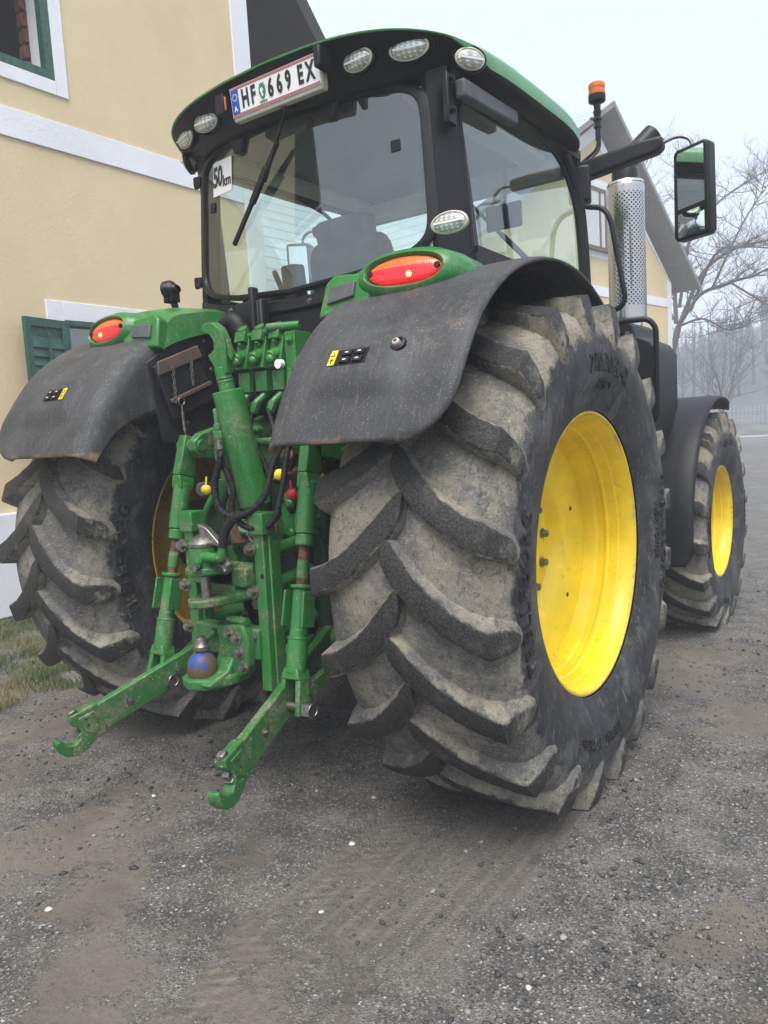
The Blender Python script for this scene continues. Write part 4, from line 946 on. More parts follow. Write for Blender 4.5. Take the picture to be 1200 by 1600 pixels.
# clevis hitch
b = MB(); rbox(b, -.17, .16, -.80, -.71, .905, .985); b.prism([(-.10, -.74), (.10, -.74), (.085, -.86), (.05, -.93), (0, -.955), (-.05, -.93), (-.085, -.86)], (0, 0, .985), (1, 0, 0), (0, 1, 0), (0, 0, .035)); b.prism([(-.10, -.74), (.10, -.74), (.085, -.86), (.05, -.93), (0, -.965), (-.05, -.93), (-.085, -.86)], (0, 0, .855), (1, 0, 0), (0, 1, 0), (0, 0, .035)); rbox(b, -.09, .09, -.80, -.73, .845, .99)
b.tube(spline([(-.15, -.735, .97), (-.05, -.78, .985), (.06, -.76, .975), (.16, -.74, .975)], 6), .028, 12); b.tube(spline([(-.15, -.735, .87), (0, -.79, .86), (.16, -.74, .875)], 6), .028, 12)
cl = b.build('clevis_hitch', M['dirty_green'], tractor, bevel=.008)
b = MB(); b.cyl((0, -.87, .985), (0, -.87, 1.085), .058, n=28, bev=.006); b.cyl((0, -.88, 1.03), (.05, -.96, 1.02), .018, n=14); b.cyl((.03, -.90, 1.045), (.12, -.90, 1.045), .020, n=14); b.build('pin_housing', M['green'], cl)
b = MB(); b.cyl((0, -.87, .84), (0, -.87, .99), .021, n=18); b.cyl((.035, -.95, 1.02), (.07, -.99, 1.015), .014, n=14); b.cyl((.09, -.86, 1.06), (.18, -.90, 1.01), .016, n=12); b.cyl((.09, -.87, 1.04), (.17, -.91, .99), .010, n=12); b.build('hitch_pin', M['steel'], cl)
b = MB(); b.lathe([(1.085, .060), (1.10, .062), (1.112, .050), (1.13, .02), (1.131, .001)], (0, -.87, 0), (0, 0, 1), 28); b.prism([(-.02, 1.10), (.09, 1.085), (.12, 1.05), (.10, 1.10), (.03, 1.16), (-.02, 1.175), (-.005, 1.13)], (0, -.86, 0), (1, 0, 0), (0, 0, 1), (0, .03, 0)); b.build('housing_lid', M['steel'], cl, bevel=.004)
b = MB(); b.tube(spline([(.11, -.90, 1.045), (.15, -.91, 1.05), (.16, -.91, 1.10)], 6), .016, 10); lv = b.build('release_lever', M['green'], cl)
b = MB(); b.tube(spline([(.16, -.91, 1.09), (.168, -.90, 1.15), (.20, -.885, 1.20)], 6), .019, 12); b.build('lever_grip', M['rubber'], lv)
b = MB(); b.prism([(-.13, 1.19), (.16, 1.19), (.17, 1.07), (-.10, 1.05)], (0, -.735, 0), (1, .0, 0), (0, .12, 1), (0, .02, 0)); b.bolt((-.05, -.605, 1.15), (0, -1, .2), .012, .008); b.bolt((.08, -.61, 1.12), (0, -1, .2), .012, .008); b.build('cover_plate', M['rust'], tractor, bevel=.004)
# ball hitch
b = MB(); rbox(b, -.19, .19, -.785, -.715, .60, .73)
b.prism([(-.78, .74), (-.70, .74), (-.66, .60), (-.70, .52), (-.80, .50), (-.96, .515), (-.97, .535), (-.86, .565), (-.82, .62)], (.03, 0, 0), (0, 1, 0), (0, 0, 1), (.10, 0, 0)); b.prism([(-.09, -.74), (.10, -.74), (.105, -.86), (.06, -.955), (-.02, -.985), (-.09, -.955), (-.12, -.88)], (-.01, 0, .525), (1, 0, 0), (0, 1, 0), (0, 0, .045)); b.prism([(-.02, .74), (.13, .755), (.16, .70), (.15, .58), (.10, .53), (.02, .53), (-.01, .60)], (0.01, -.80, 0), (1, 0, 0), (0, 0, 1), (0, .05, 0))
bh = b.build('ball_hitch', M['dirty_green'], tractor, bevel=.012, seg=3)
b = MB(True)
for x, z in ((.11, .70), (.12, .64), (.135, .58), (.065, .715)): b.bolt((x, -.825, z), (0, -1, .05), .018, .02)
b.build('ball_bolt', M['steel'], bh)
b = MB(); b.lathe([(.548, .058), (.56, .062), (.60, .060), (.63, .046), (.645, .026), (.648, .001)], (-.03, -.90, 0), (0, 0, 1), 32); b.build('ball_cap', M['ball'], bh, 50)
b = MB(); b.lathe([(.64, .02), (.655, .034), (.67, .034), (.68, .026), (.70, .024), (.71, .012), (.711, .001)], (-.03, -.895, 0), (0, 0, 1), 24); b.build('hold_down', M['steel'], bh)
b = MB(); b.cut(); b.cyl((.03, -.79, .765), (.15, -.80, .765), .016, n=14); b.cut(); b.cyl((-.09, -.82, .665), (-.06, -.79, .70), .014, n=12); b.build('locking_pin', M['dirty_green'], bh)

# ---------------------------------------------------------------- top link cylinder, valves, hoses
b = MB(); T0, T1 = V((.035, -.585, 1.22)), V((-.015, -.650, 1.715)); dd = (T1 - T0).normalized()
b.cyl(T0, T1, .066, n=36, bev=.004); b.lathe([(.165, .0672), (.17, .0672)], T0, dd, 36); b.lathe([(.33, .0672), (.335, .0672)], T0, dd, 36); b.cyl(T0 - dd * .16, T0, .036, n=20); b.bar(T0 - dd * .22, T0 - dd * .02, .05, .08, (1, 0, 0))
tlk = b.build('top_link', M['green'], tractor, 40)
b = MB(); b.cyl(T1, T1 + dd * .10, .034, n=24); b.cyl(T1 + dd * .035, T1 + dd * .042, .037, n=24); b.cyl(T1 + dd * .05, T1 + dd * .057, .037, n=24)
H0 = T1 + dd * .10; e1 = dd; e2 = V((-1, -.25, 0)).normalized(); e2 = (e2 - e1 * e2.dot(e1)).normalized(); e3 = e1.cross(e2)
b.prism([(-.03, .034), (-.03, -.034), (.01, -.040), (.06, -.055), (.10, -.06), (.15, -.045), (.18, -.01), (.185, .03), (.175, .062), (.155, .066), (.147, .045), (.135, .020), (.105, .005), (.075, .015), (.062, .040), (.058, .06), (.042, .055), (.02, .045)], H0 - e2 * .012, e1 * 1.02, e2 * .80, e3 * .056)
b.build('top_hook', M['green'], tlk, bevel=.010, seg=3)
b = MB(); b.prism([(.01, -.06), (.04, -.075), (.10, -.065), (.11, -.05), (.05, -.045)], H0, e1, e2, e3 * .03); b.build('hook_trigger', M['green'], tlk, bevel=.004)
b = MB(); p = V((-.085, -.66, 1.63)); b.cyl(p + V((.05, .02, 0)), p + V((-.012, 0, 0)), .016, n=14); b.cyl(p, p + V((.004, 0, -.06)), .014, n=12); b.cyl(p + V((.004, 0, -.05)), p + V((.008, 0, -.08)), .022, n=6); b.box(p + V((.02, 0, -.145)), (.05, .05, .13)); b.cyl(p + V((.025, 0, -.21)), p + V((.03, 0, -.25)), .018, n=6); b.cyl(p + V((.03, 0, -.25)), p + V((.04, .01, -.34)), .008, n=10); b.cyl(p + V((.04, .01, -.33)), p + V((.045, .01, -.36)), .014, n=6); b.build('cylinder_valve', M['green'], tlk, bevel=.004)
b = MB()
for z in (-.12, -.165): b.cut(); q = p + V((.03, -.03, z)); b.cyl(q, q + V((.012, -.018, -.006)), .017, n=6); b.cyl(q, q + V((.06, -.05, -.035)), .009, n=12); b.cyl(q + V((.045, -.038, -.026)), q + V((.085, -.07, -.05)), .013, n=12)
b.build('hose_fitting', M['steel'], tlk)
def hose(pts, r, name='hydraulic_hose', mat='rubber', wrap=True):
    P = spline(pts, 10); b = MB(); rad = []
    b.tube(P, r, 12)
    if wrap:
        dense = spline(pts, 60); tt = []; L = 0
        _, x, y = b.frame_axes((dense[1] - dense[0]).normalized())
        for i, q in enumerate(dense):
            if i: L += (q - dense[i - 1]).length
            t = (dense[min(i + 1, len(dense) - 1)] - dense[max(i - 1, 0)]).normalized(); x = (x - t * x.dot(t)).normalized(); y = t.cross(x); a = L / .019 * 2 * PI
            tt.append(q + (x * math.cos(a) + y * math.sin(a)) * (r - .0006))
        b.tube(tt, .0028, 5)
    return b.build(name, M[mat], tractor, 60)
q = p + V((.115, -.10, -.17))
hose([q, (.06, -.79, 1.44), (.02, -.80, 1.32), (.05, -.80, 1.22), (.15, -.79, 1.20), (.235, -.74, 1.27), (.255, -.68, 1.42), (.285, -.60, 1.52), (.30, -.50, 1.50)], .0145)
hose([p + V((.115, -.10, -.21)), (.045, -.77, 1.42), (.085, -.76, 1.30), (.08, -.77, 1.21), (.17, -.77, 1.15), (.265, -.73, 1.17), (.29, -.68, 1.32), (.29, -.62, 1.48), (.33, -.52, 1.52)], .013)
hose([(.15, -.60, 1.12), (.10, -.66, 1.17), (.06, -.72, 1.19)], .010, wrap=False)
hose([(-.21, -.60, 1.26), (-.27, -.60, 1.18), (-.29, -.58, 1.10), (-.26, -.55, 1.02)], .018, 'oil_pipe', 'green', False)
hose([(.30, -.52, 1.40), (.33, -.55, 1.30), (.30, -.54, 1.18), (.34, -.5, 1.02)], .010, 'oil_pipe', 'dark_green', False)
b = MB(); b.tube(rounded([(.16, -.45, 1.27), (.25, -.50, 1.25), (.33, -.47, 1.34)], .05), .006, 8); b.build('yellow_cable', M['yellow_plastic'], tractor)
for pts, r_ in (([(-.06, -.47, 1.62), (-.05, -.50, 1.52), (.02, -.50, 1.40), (.06, -.52, 1.30), (.05, -.52, 1.18)], .011), ([(.02, -.45, 1.63), (.09, -.50, 1.55), (.12, -.52, 1.45), (.10, -.50, 1.36)], .011), ([(.10, -.43, 1.64), (.18, -.47, 1.54), (.20, -.49, 1.44), (.15, -.48, 1.36)], .011), ([(-.17, -.46, 1.60), (-.20, -.50, 1.45), (-.18, -.52, 1.32), (-.22, -.54, 1.20), (-.17, -.55, 1.08)], .012), ([(.22, -.46, 1.66), (.30, -.50, 1.50), (.27, -.54, 1.34), (.24, -.56, 1.22)], .012), ([(-.12, -.52, 1.30), (-.08, -.56, 1.20), (-.14, -.58, 1.10), (-.10, -.60, 1.02)], .006)): hose(pts, r_, 'hydraulic_hose', 'rubber', False)
# remote valve stack
vb = MB()
for i in range(3):
    x = -.12 + .085 * i; y = -.38 + .02 * i
    vb.box((x, y, 1.88), (.072, .13, .16), Matrix.Rotation(-.25, 3, 'X')); vb.box((x, y - .04, 1.955), (.06, .07, .05), Matrix.Rotation(-.3, 3, 'X')); vb.cyl((x, y - .02, 1.96), (x, y - .05, 2.005), .026, n=6); vb.cyl((x, y - .05, 1.88), (x, y - .11, 1.86), .026, n=18, bev=.004); vb.ell((x, y - .10, 1.85), (.024, .024, .024), 12, 8)
    vb.box((x, y - .01, 1.76), (.068, .11, .09)); vb.cyl((x + .01, y - .02, 1.72), (x - .02, y - .09, 1.66), .018, n=12); vb.cyl((x - .02, y - .085, 1.665), (x - .03, y - .10, 1.62), .022, n=6)
vb.cyl((.02, -.42, 1.99), (.16, -.36, 1.99), .018, n=12); vb.box((.145, -.36, 1.88), (.06, .11, .16)); vb.cyl((.14, -.42, 1.80), (.14, -.44, 1.62), .016, n=12); vb.cyl((.185, -.40, 1.85), (.19, -.42, 1.60), .014, n=12); vb.box((.16, -.38, 1.70), (.07, .08, .05)); vb.bolt((.145, -.42, 1.92), (0, -1, 0), .012); vb.bolt((.16, -.425, 1.70), (0, -1, 0), .011); [vb.bolt((-.12 + .085 * q_, -.445 + .02 * q_, 1.925), (0, -1, .3), .009) for q_ in range(3)]; vb.cyl((-.1, -.42, 1.965), (.1, -.39, 1.985), .014, n=12)
vo = vb.build('remote_valve', M['green'], tractor, bevel=.006)
b = MB(); b.cyl((.12, -.45, 1.82), (.12, -.475, 1.82), .02, n=16); b.build('valve_plug', M['white'], vo)
b = MB(); b.ell((-.115, -.47, 1.635), (.052, .052, .056), 24, 14); b.cyl((-.115, -.47, 1.685), (-.115, -.475, 1.70), .014, n=6); b.build('accumulator', M['rubber'], vo)
b = MB(); b.lathe([(1.50, .05), (1.53, .05), (1.535, .062), (1.555, .062), (1.56, .05), (1.58, .05)], (-.10, -.45, 0), (0, 0, 1), 24); rbox(b, -.16, .05, -.46, -.36, 1.38, 1.50); b.cyl((-.14, -.46, 1.49), (.06, -.48, 1.49), .018, n=12); b.cyl((-.14, -.48, 1.53), (-.06, -.50, 1.53), .012, n=10); b.build('pump_block', M['dirty_green'], vo, bevel=.006)
b = MB(); rbox(b, -.19, -.07, -.42, -.36, 1.68, 1.78); b.cyl((-.16, -.44, 1.74), (-.16, -.44, 1.66), .02, n=12); b.build('solenoid', M['rubber'], vo, bevel=.008)
b = MB(); rbox(b, .05, .30, -.42, -.34, 1.36, 1.62); b.cyl((.06, -.44, 1.42), (.30, -.44, 1.42), .03, n=14); b.cyl((.04, -.44, 1.35), (.30, -.42, 1.35), .025, n=14); b.build('manifold', M['rust'], tractor, bevel=.01)
# couplers with coloured dust caps
def coupler(c, d, col, flap):
    c, d = V(c), V(d).normalized(); b = MB(); b.cyl(c - d * .07, c, .020, n=18, bev=.003); b.cyl(c - d * .03, c - d * .012, .026, n=18); o = b.build('coupler', M['steel'], tractor)
    b = MB(); b.lathe([(-.004, .024), (.004, .025), (.010, .020), (.016, .011), (.017, .001)], c, d, 20); _, x, y = b.frame_axes(d); b.bar(c + d * .006, c + V(flap), .014, .008, d); b.build('dust_cap', M[col], o)
coupler((-.30, -.56, 1.285), (.5, -1, -.2), 'yellow_plastic', (.01, 0, .06)); coupler((.125, -.52, 1.345), (.9, -.6, .35), 'yellow_plastic', (-.06, -.01, -.03)); coupler((.235, -.57, 1.265), (.4, -1, .1), 'red_plastic', (.0, 0, .06)); coupler((.17, -.50, 1.20), (.5, -1, .1), 'satin', (-.05, 0, .03)); coupler((-.02, -.52, 1.26), (.4, -1, .2), 'green', (.03, 0, .05))
b = MB(); c_ = V((-.33, -.55, 1.285)); b.cyl(c_, c_ + V((-.03, .02, 0)), .036, n=24, bev=.004); b.build('trailer_socket', M['grey'], tractor)
b = MB(); c_ = V((.085, -.66, 1.10)); b.tube([c_ + V((.03 * math.cos(a), 0, .03 * math.sin(a))) for a in [2 * PI * k / 20 for k in range(21)]], .005, 6, cap=False); b.tube([c_ + V((.0 + .026 * math.cos(a), 0, -.055 + .026 * math.sin(a))) for a in [2 * PI * k / 20 for k in range(21)]], .004, 6, cap=False); b.cyl(c_ + V((-.05, .02, 0)), c_ + V((.06, .0, 0)), .018, n=14); b.build('top_link_pin', M['steel'], tractor)
b = MB(); b.cyl((-.02, -.60, 1.10), (.01, -.64, 1.13), .03, n=18, bev=.005); b.build('oil_filler', M['dirty_green'], tractor)
b = MB()
for x in (-.02, .09): b.cut(); b.prism([(-.62, 1.16), (-.55, 1.18), (-.46, 1.10), (-.46, .98), (-.56, 1.0)], (x, 0, 0), (0, 1, 0), (0, 0, 1), (.022, 0, 0))
b.build('top_link_bracket', M['green'], tractor, bevel=.006)

# ================================================================ FARMHOUSE (left)
XW = -4.5
house = thing('farmhouse', 'yellow plastered farmhouse gable with white bands and dark eaves behind the tractor', 'house', (XW, 0, 0))
house_inv = house.matrix_world.inverted()
def hb(mb, name, mats, parent=house, **k):
    o = mb.build(name, mats, None, **k); o.parent = parent
    o.matrix_parent_inverse = Matrix.Translation((-XW, 0, 0)) if parent == house else Matrix.Identity(4)
    return o
Y0, Y1, YA = -5.30, 4.43, -.43; ZR = lambda y: 12.7 - abs(y - YA) * 1.0
W1 = (.55, 1.69, 5.03, 6.5); W2 = (1.53, 2.62, 1.45, 2.76)
b = MB()
ys = [Y0, W1[0], W1[1], W2[0], W2[1], Y1]
def wallp(y0, y1, z0, z1, x=XW, t=.45): b.box((x - t / 2, (y0 + y1) / 2, (z0 + z1) / 2), (t, y1 - y0, z1 - z0))
for ya, yb in zip(sorted(ys)[:-1], sorted(ys)[1:]):
    zc = 0.
    for wn in sorted((W1, W2), key=lambda q: q[2]):
        if wn[0] <= ya and wn[1] >= yb: wallp(ya, yb, zc, wn[2]); zc = wn[3]
    wallp(ya, yb, zc, 7.6)
b.prism([(Y0, 7.6), (Y1, 7.6), (YA, 12.55)], (XW - .225, 0, 0), (0, 1, 0), (0, 0, 1), (.45, 0, 0))
b.box((XW - 5.5, Y1 - .2, 3.8), (10, .4, 7.6)); b.box((XW - 5.5, Y0 + .2, 3.8), (10, .4, 7.6)); b.box((XW - 10.3, (Y0 + Y1) / 2, 3.8), (.4, Y1 - Y0 - .9, 7.6))
hw = hb(b, 'wall', M['plaster'])
b = MB(); tx = XW + .006
def trim(y0, y1, z0, z1, d=.024): b.box((XW + d / 2 - .003, (y0 + y1) / 2, (z0 + z1) / 2), (d, y1 - y0, z1 - z0))
trim(Y0, Y1 - .29, 4.38, 4.645); trim(Y1 - .28, Y1 + .004, .96, 8.0); trim(Y0, Y0 + .28, .96, 4.37); hb(b, 'trim_band', M['trim'], bevel=.004)
b = MB(); trim(Y0 - .01, Y1 + .01, 0, .95, .05); hb(b, 'plinth', M['trim'], bevel=.01)
def window(y0, y1, z0, z1, tw, name='window', glass=True, brick=False):
    f = MB(); w = .085 if brick else .05
    for a in ((y0, y0 + w, z0, z1), (y1 - w, y1, z0, z1), (y0 + w, y1 - w, z0, z0 + w), (y0 + w, y1 - w, z1 - w, z1)): f.box((XW - .03, (a[0] + a[1]) / 2, (a[2] + a[3]) / 2), (.09, a[1] - a[0], a[3] - a[2]))
    wo = hb(f, name, M['shutter'], bevel=.006)
    s_ = MB()
    for a in ((y0 - tw, y0, z0 - tw, z1 + tw), (y1, y1 + tw, z0 - tw, z1 + tw), (y0, y1, z0 - tw, z0), (y0, y1, z1, z1 + tw)): s_.box((XW + .008, (a[0] + a[1]) / 2, (a[2] + a[3]) / 2), (.022, a[1] - a[0], a[3] - a[2]))
    hb(s_, 'surround', M['trim'], wo, bevel=.004)
    if brick:
        r = MB(); r.box((XW - .20, y1 - .012, (z0 + z1) / 2), (.23, .024, z1 - z0), None, 0); 
        for i in range(9): r.box((XW - .37, y1 - .03 - random.uniform(0, .02), z0 + .06 + i * .15), (.10, .06, .12), None, 1)
        hb(r, 'reveal', [M['trim'], M['brick']], wo, bevel=.008)
        d = MB(); d.box((XW - .9, (y0 + y1) / 2, (z0 + z1) / 2), (.02, 2.2, 2.2)); d.box((XW - .7, (y0 + y1) / 2, z0 - .2), (.5, 2, .02)); hb(d, 'dark_interior', M['dark'], wo)
    if glass:
        g = MB(); g.box((XW - .06, (y0 + y1) / 2, (z0 + z1) / 2), (.008, y1 - y0 - 2 * w, z1 - z0 - 2 * w)); hb(g, 'pane', M['pane'], wo)
        g = MB(); g.box((XW - .16, (y0 + y1) / 2, z1 - .16), (.01, y1 - y0 - .1, .16)); hb(g, 'curtain', M['curtain'], wo)
        g = MB(); g.box((XW - .40, (y0 + y1) / 2, (z0 + z1) / 2), (.02, y1 - y0, z1 - z0)); hb(g, 'dark_interior', M['grey'], wo)
    return wo
window(*W1, .13, 'window', False, True); window(*W2, .18, 'window', True, False)
def shutter(yh, sgn, ang, z0, z1, w):
    m = MB(); o = V((XW + .05, yh, 0)); ex = V((math.sin(ang), sgn * math.cos(ang), 0)); ez = V((0, 0, 1)); en = ex.cross(ez)
    R_ = Matrix((ex, en, ez)).transposed()
    def bx_(a0, a1, c0, c1, t=.035, dn=0): m.box(o + ex * ((a0 + a1) / 2) + ez * ((c0 + c1) / 2) + en * dn, (a1 - a0, t, c1 - c0), R_)
    bx_(0, .07, z0, z1); bx_(w - .07, w, z0, z1); bx_(.07, w - .07, z0, z0 + .08); bx_(.07, w - .07, z1 - .08, z1); bx_(.07, w - .07, (z0 + z1) / 2 - .03, (z0 + z1) / 2 + .03)
    m.box(o + ex * (w / 2) + ez * ((z0 + z1) / 2) + en * (-.014 if en.x > 0 else .014), (w - .12, .006, z1 - z0 - .14), R_)
    n_ = int((z1 - z0 - .2) / .085)
    tl = Matrix.Rotation(.30, 3, ex)
    for i in range(n_): z = z0 + .11 + i * .085; m.box(o + ex * (w / 2) + ez * z, (w - .13, .014, .110), tl @ R_)
    m.box(o + ex * (w / 2) + ez * (z0 + z1) / 2 + en * (.03 * (1 if en.x > 0 else -1)), (.02, .02, z1 - z0 - .25), R_)
    return hb(m, 'shutter', M['shutter'], bevel=.004)
shutter(1.52, -1, .20, 1.30, 2.74, .51); shutter(2.66, 1, .22, 1.40, 2.80, .52)
b = MB()
for sg in (1, -1):
    ye = Y1 + 1.95 if sg > 0 else Y0 - 1.95; a = V((0, YA, 12.95)); e = V((0, ye, 12.95 - abs(ye - YA)))
    b.bar(a + V((XW - 5.3, 0, 0)), e + V((XW - 5.3, 0, 0)), 10.9, .22, (1, 0, 0))
rf = hb(b, 'roof', M['eaves'])
b = MB()
for ye in (Y1 + 1.98, Y0 - 1.98): b = MB(); b.cyl((XW + .2, ye, 12.85 - abs(ye - YA)), (XW - 10.7, ye, 12.85 - abs(ye - YA)), .07, n=14); hb(b, 'gutter', M['grey'], rf)

# ================================================================ FAR HOUSE (right), barn
k = .844; az = math.radians(9.1); av = V((math.sin(az), math.cos(az), 0)); nv = V((math.cos(az), -math.sin(az), 0)); D0 = -8.0
sS = lambda s: -2.536 + (s + 2.536) * k
zS = lambda z: 1.511 + (z - 1.511) * k
fo = nv * D0
far = thing('gabled_house', 'pale yellow gabled house with white bands and steep grey roof standing in mist', 'house', fo + av * sS(21.2))
def FB(mb, name, mats, parent=None, **kw):
    o = mb.build(name, mats, None, **kw); o.parent = parent or far
    if parent is None: o.matrix_parent_inverse = Matrix.Translation(-far.location)
    return o
sc, sl, sp_ = sS(26.9), sS(9.6), sS(21.3); ze, zl, zp = zS(6.45), zS(3.9), zS(10.95)
def fpris(poly, d, t, mb, m=0): mb.prism(poly, fo + nv * d, av, (0, 0, 1), nv * t, m)
W3 = (sS(20.35), sS(21.93), zS(7.0), zS(9.0))
b = MB(); fpris([(sl, -.3), (sc, -.3), (sc, ze), (sp_, zp), (sl, zl)], -.2, .4, b)
b.prism([(-.5, -.3), (-11, -.3), (-11, ze), (-.5, ze)], fo + av * (sc - .2), nv, (0, 0, 1), av * .4)
FB(b, 'wall', M['plaster_far'])
b = MB(); bw = .26
fpris([(sl, zS(5.52)), (sc - bw, zS(5.52)), (sc - bw, zS(5.83)), (sl, zS(5.83))], .011, .022, b); fpris([(sc - bw + .005, .02), (sc, .02), (sc, ze), (sc - bw + .005, ze + .1)], .012, .024, b)
fpris([(sc - bw - .01, ze + .19), (sc, ze), (sc, ze - .0), (sp_ + .0, zp), (sp_, zp - .36)], .010, .020, b); fpris([(sp_ - .002, zp - .35), (sp_ - .002, zp), (sl, zl), (sl + .1, zl - .25)], .010, .020, b)
FB(b, 'trim_band', M['trim'])
f = MB(); y0, y1, z0, z1 = W3
for a in ((y0, y0 + .10, z0, z1), (y1 - .10, y1, z0, z1), (y0 + .1, y1 - .1, z0, z0 + .1), (y0 + .1, y1 - .1, z1 - .1, z1), ((y0 + y1) / 2 + .25, (y0 + y1) / 2 + .33, z0 + .1, z1 - .1)): fpris([(a[0], a[2]), (a[1], a[2]), (a[1], a[3]), (a[0], a[3])], .018, .036, f)
wo = FB(f, 'window', M['brown'])
f = MB(); fpris([(y0 + .1, z0 + .1), (y1 - .1, z0 + .1), (y1 - .1, z1 - .1), (y0 + .1, z1 - .1)], .012, .006, f); FB(f, 'pane', M['curtain'], wo)
f = MB(); tw = .22
for a in ((y0 - tw, y0, z0 - tw, z1 + tw), (y1, y1 + tw, z0 - tw, z1 + tw), (y0, y1, z0 - tw, z0), (y0, y1, z1, z1 + tw)): fpris([(a[0], a[2]), (a[1], a[2]), (a[1], a[3]), (a[0], a[3])], .009, .018, f)
FB(f, 'surround', M['trim'], wo)
f = MB(); fpris([(y0 - .1, z0 - .05), (y1 + .1, z0 - .05), (y1 + .1, z0), (y0 - .1, z0)], .08, .16, f); FB(f, 'sill', M['brown'], wo)
# roof slabs with a verge overhang of about .8 m on the gable side
rp = (sS(21.45), zS(11.55)); re = (sS(28.15), zS(6.42)); rl = (sS(7.5), zS(3.0) + .2)
def slab(a, c, mb, m):
    A_ = fo + av * a[0] + V((0, 0, a[1])); B_ = fo + av * c[0] + V((0, 0, c[1])); off0, off1 = nv * .55, nv * -11
    d = (B_ - A_).normalized(); up = V((0, 0, .16))
    vs = [A_ + off0, B_ + off0, B_ + off1, A_ + off1]; vs2 = [v - up for v in vs]
    mb.add(vs + vs2, [(0, 1, 2, 3)], m); mb.add(vs + vs2, [(7, 6, 5, 4), (0, 4, 5, 1), (1, 5, 6, 2), (2, 6, 7, 3), (3, 7, 4, 0)], 1)
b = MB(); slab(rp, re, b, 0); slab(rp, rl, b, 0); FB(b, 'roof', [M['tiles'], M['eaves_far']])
barn = thing('barn', 'long barn with a grey tiled roof seen through the tractor cab glass', 'barn', (-10, 14, 0))
def BB(mb, name, mats, **kw):
    o = mb.build(name, mats, None, **kw); o.parent = barn; o.matrix_parent_inverse = Matrix.Translation((10, -14, 0)); return o
b = MB(); b.add([(-8.4, 6.5, 3.6), (-8.4, 22.0, 3.6), (-13.2, 22.0, 8.9), (-13.2, 6.5, 8.0)], [(0, 1, 2, 3)]); b.add([(-18, 6.5, 3.6), (-18, 22.0, 3.6), (-13.2, 22.0, 8.9), (-13.2, 6.5, 8.0)], [(3, 2, 1, 0)]); BB(b, 'roof', M['tiles'], solid=(.15, -1))
b = MB(); b.box((-13.2, 14.2, 1.75), (8.6, 15, 3.5)); BB(b, 'wall', M['plaster_far'])

# ================================================================ GROUND AND LANDSCAPE
b = MB(); G = 200.
xs = sorted(set([-G, -60, -30, -15, -8] + list(np.linspace(-6, 6, 49)) + [8, 15, 30, 60, G])); ysn = sorted(set([-G, -60, -20, -8] + list(np.linspace(-4, 8, 49)) + [12, 20, 30, 40, 60, 100, G]))
rows = [[(x, y, .012 * noise.noise(V((x * .9, y * .9, 3))) * (1 if abs(x) < 6.1 and -4.1 < y < 8.1 else 0) - .006) for x in xs] for y in ysn]
b.grid(rows); gr = tag(b.build('ground', M['ground']), kind='structure')
b = MB(); rows = []
for y, z in ((44, -.2), (47, .45), (52, .9), (62, 1.1), (75, 1.6)): rows.append([(x, y + 2 * math.sin(x * .07), z) for x in np.linspace(-60, 60, 41)])
b.grid(rows); tag(b.build('verge', M['bank']), kind='structure')
b = MB(); rows = []
for y in (41.2, 43.6): rows.append([(x, y + 2 * math.sin(x * .07), .02) for x in np.linspace(-60, 60, 41)])
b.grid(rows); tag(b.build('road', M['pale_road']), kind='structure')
hill_h = lambda x, y: max(0, (y - 56) / 30) * interp(x, [-100, -40, -18, -4, 12, 60], [6, 4, 5, 11, 17, 19]) + 1.0
b = MB(); rows = [[(x, y, min(hill_h(x, y), 20) + .8 * noise.noise(V((x * .05, y * .05, 0)))) for x in np.linspace(-150, 120, 46)] for y in np.linspace(56, 150, 22)]
b.grid(rows); tag(b.build('hill', M['hill']), kind='structure')
fv, ff_ = [], []
rnd = random.Random(5); b = MB()
for i in range(700):
    x, y = rnd.uniform(-60, 50), rnd.uniform(60, 94); z = min(hill_h(x, y), 20) - .5; h = rnd.uniform(3, 6); r = h * rnd.uniform(.18, .30)
    if rnd.random() < .08:
        for j in range(5):
            f0 = j / 5; n = 7; rr = r * (1 - f0) * rnd.uniform(.85, 1.2); zz = z + h * (.12 + .88 * f0); z2 = z + h * min(1, .12 + .88 * (f0 + .34)); a0 = rnd.uniform(0, 6)
            b.add([(x + rr * rnd.uniform(.7, 1.2) * math.cos(a0 + 2 * PI * q / n), y + rr * math.sin(a0 + 2 * PI * q / n), zz - rnd.uniform(0, .06) * h) for q in range(n)] + [(x, y, z2)], [(q, (q + 1) % n, n) for q in range(n)])
    else:
        b.tube([(x, y, z), (x + rnd.uniform(-.4, .4), y, z + h)], [.16, .03], 4)
        for j in range(16):
            f0 = rnd.uniform(.3, .95); a0 = rnd.uniform(0, 6.3); l_ = r * 1.5 * (1.1 - f0); b.tube([(x, y, z + h * f0), (x + l_ * math.cos(a0), y + l_ * math.sin(a0), z + h * f0 + l_ * .8)], [.05, .012], 3)
tag(b.build('forest', M['conifer']), 'misty dark forest covering the hillside behind the bare tree', 'forest', kind='stuff')
# picket fence on the verge
fence = thing('picket_fence', 'pale picket fence far away on the misty verge', 'fence', (-4, 48, .4))
b = MB()
for i in range(100):
    x = -12 + i * .22; y = 48 + 2 * math.sin(x * .07); z = .55
    b.box((x, y, z + .58), (.08, .03, 1.1))
pk_ = b; b = MB()
for i in range(24):
    x = -12 + i * .95; y0 = 48 + 2 * math.sin(x * .07); y1 = 48 + 2 * math.sin((x + .95) * .07)
    for z in (.85, 1.4): b.bar((x, y0 + .04, z), (x + .95, y1 + .04, z), .06, .05, (0, 0, 1))
for q_, nm_ in ((pk_, 'picket_panel'), (b, 'rail')):
    o = q_.build(nm_, M['fence']); o.parent = fence; o.matrix_parent_inverse = Matrix.Translation((4, -48, -.4))

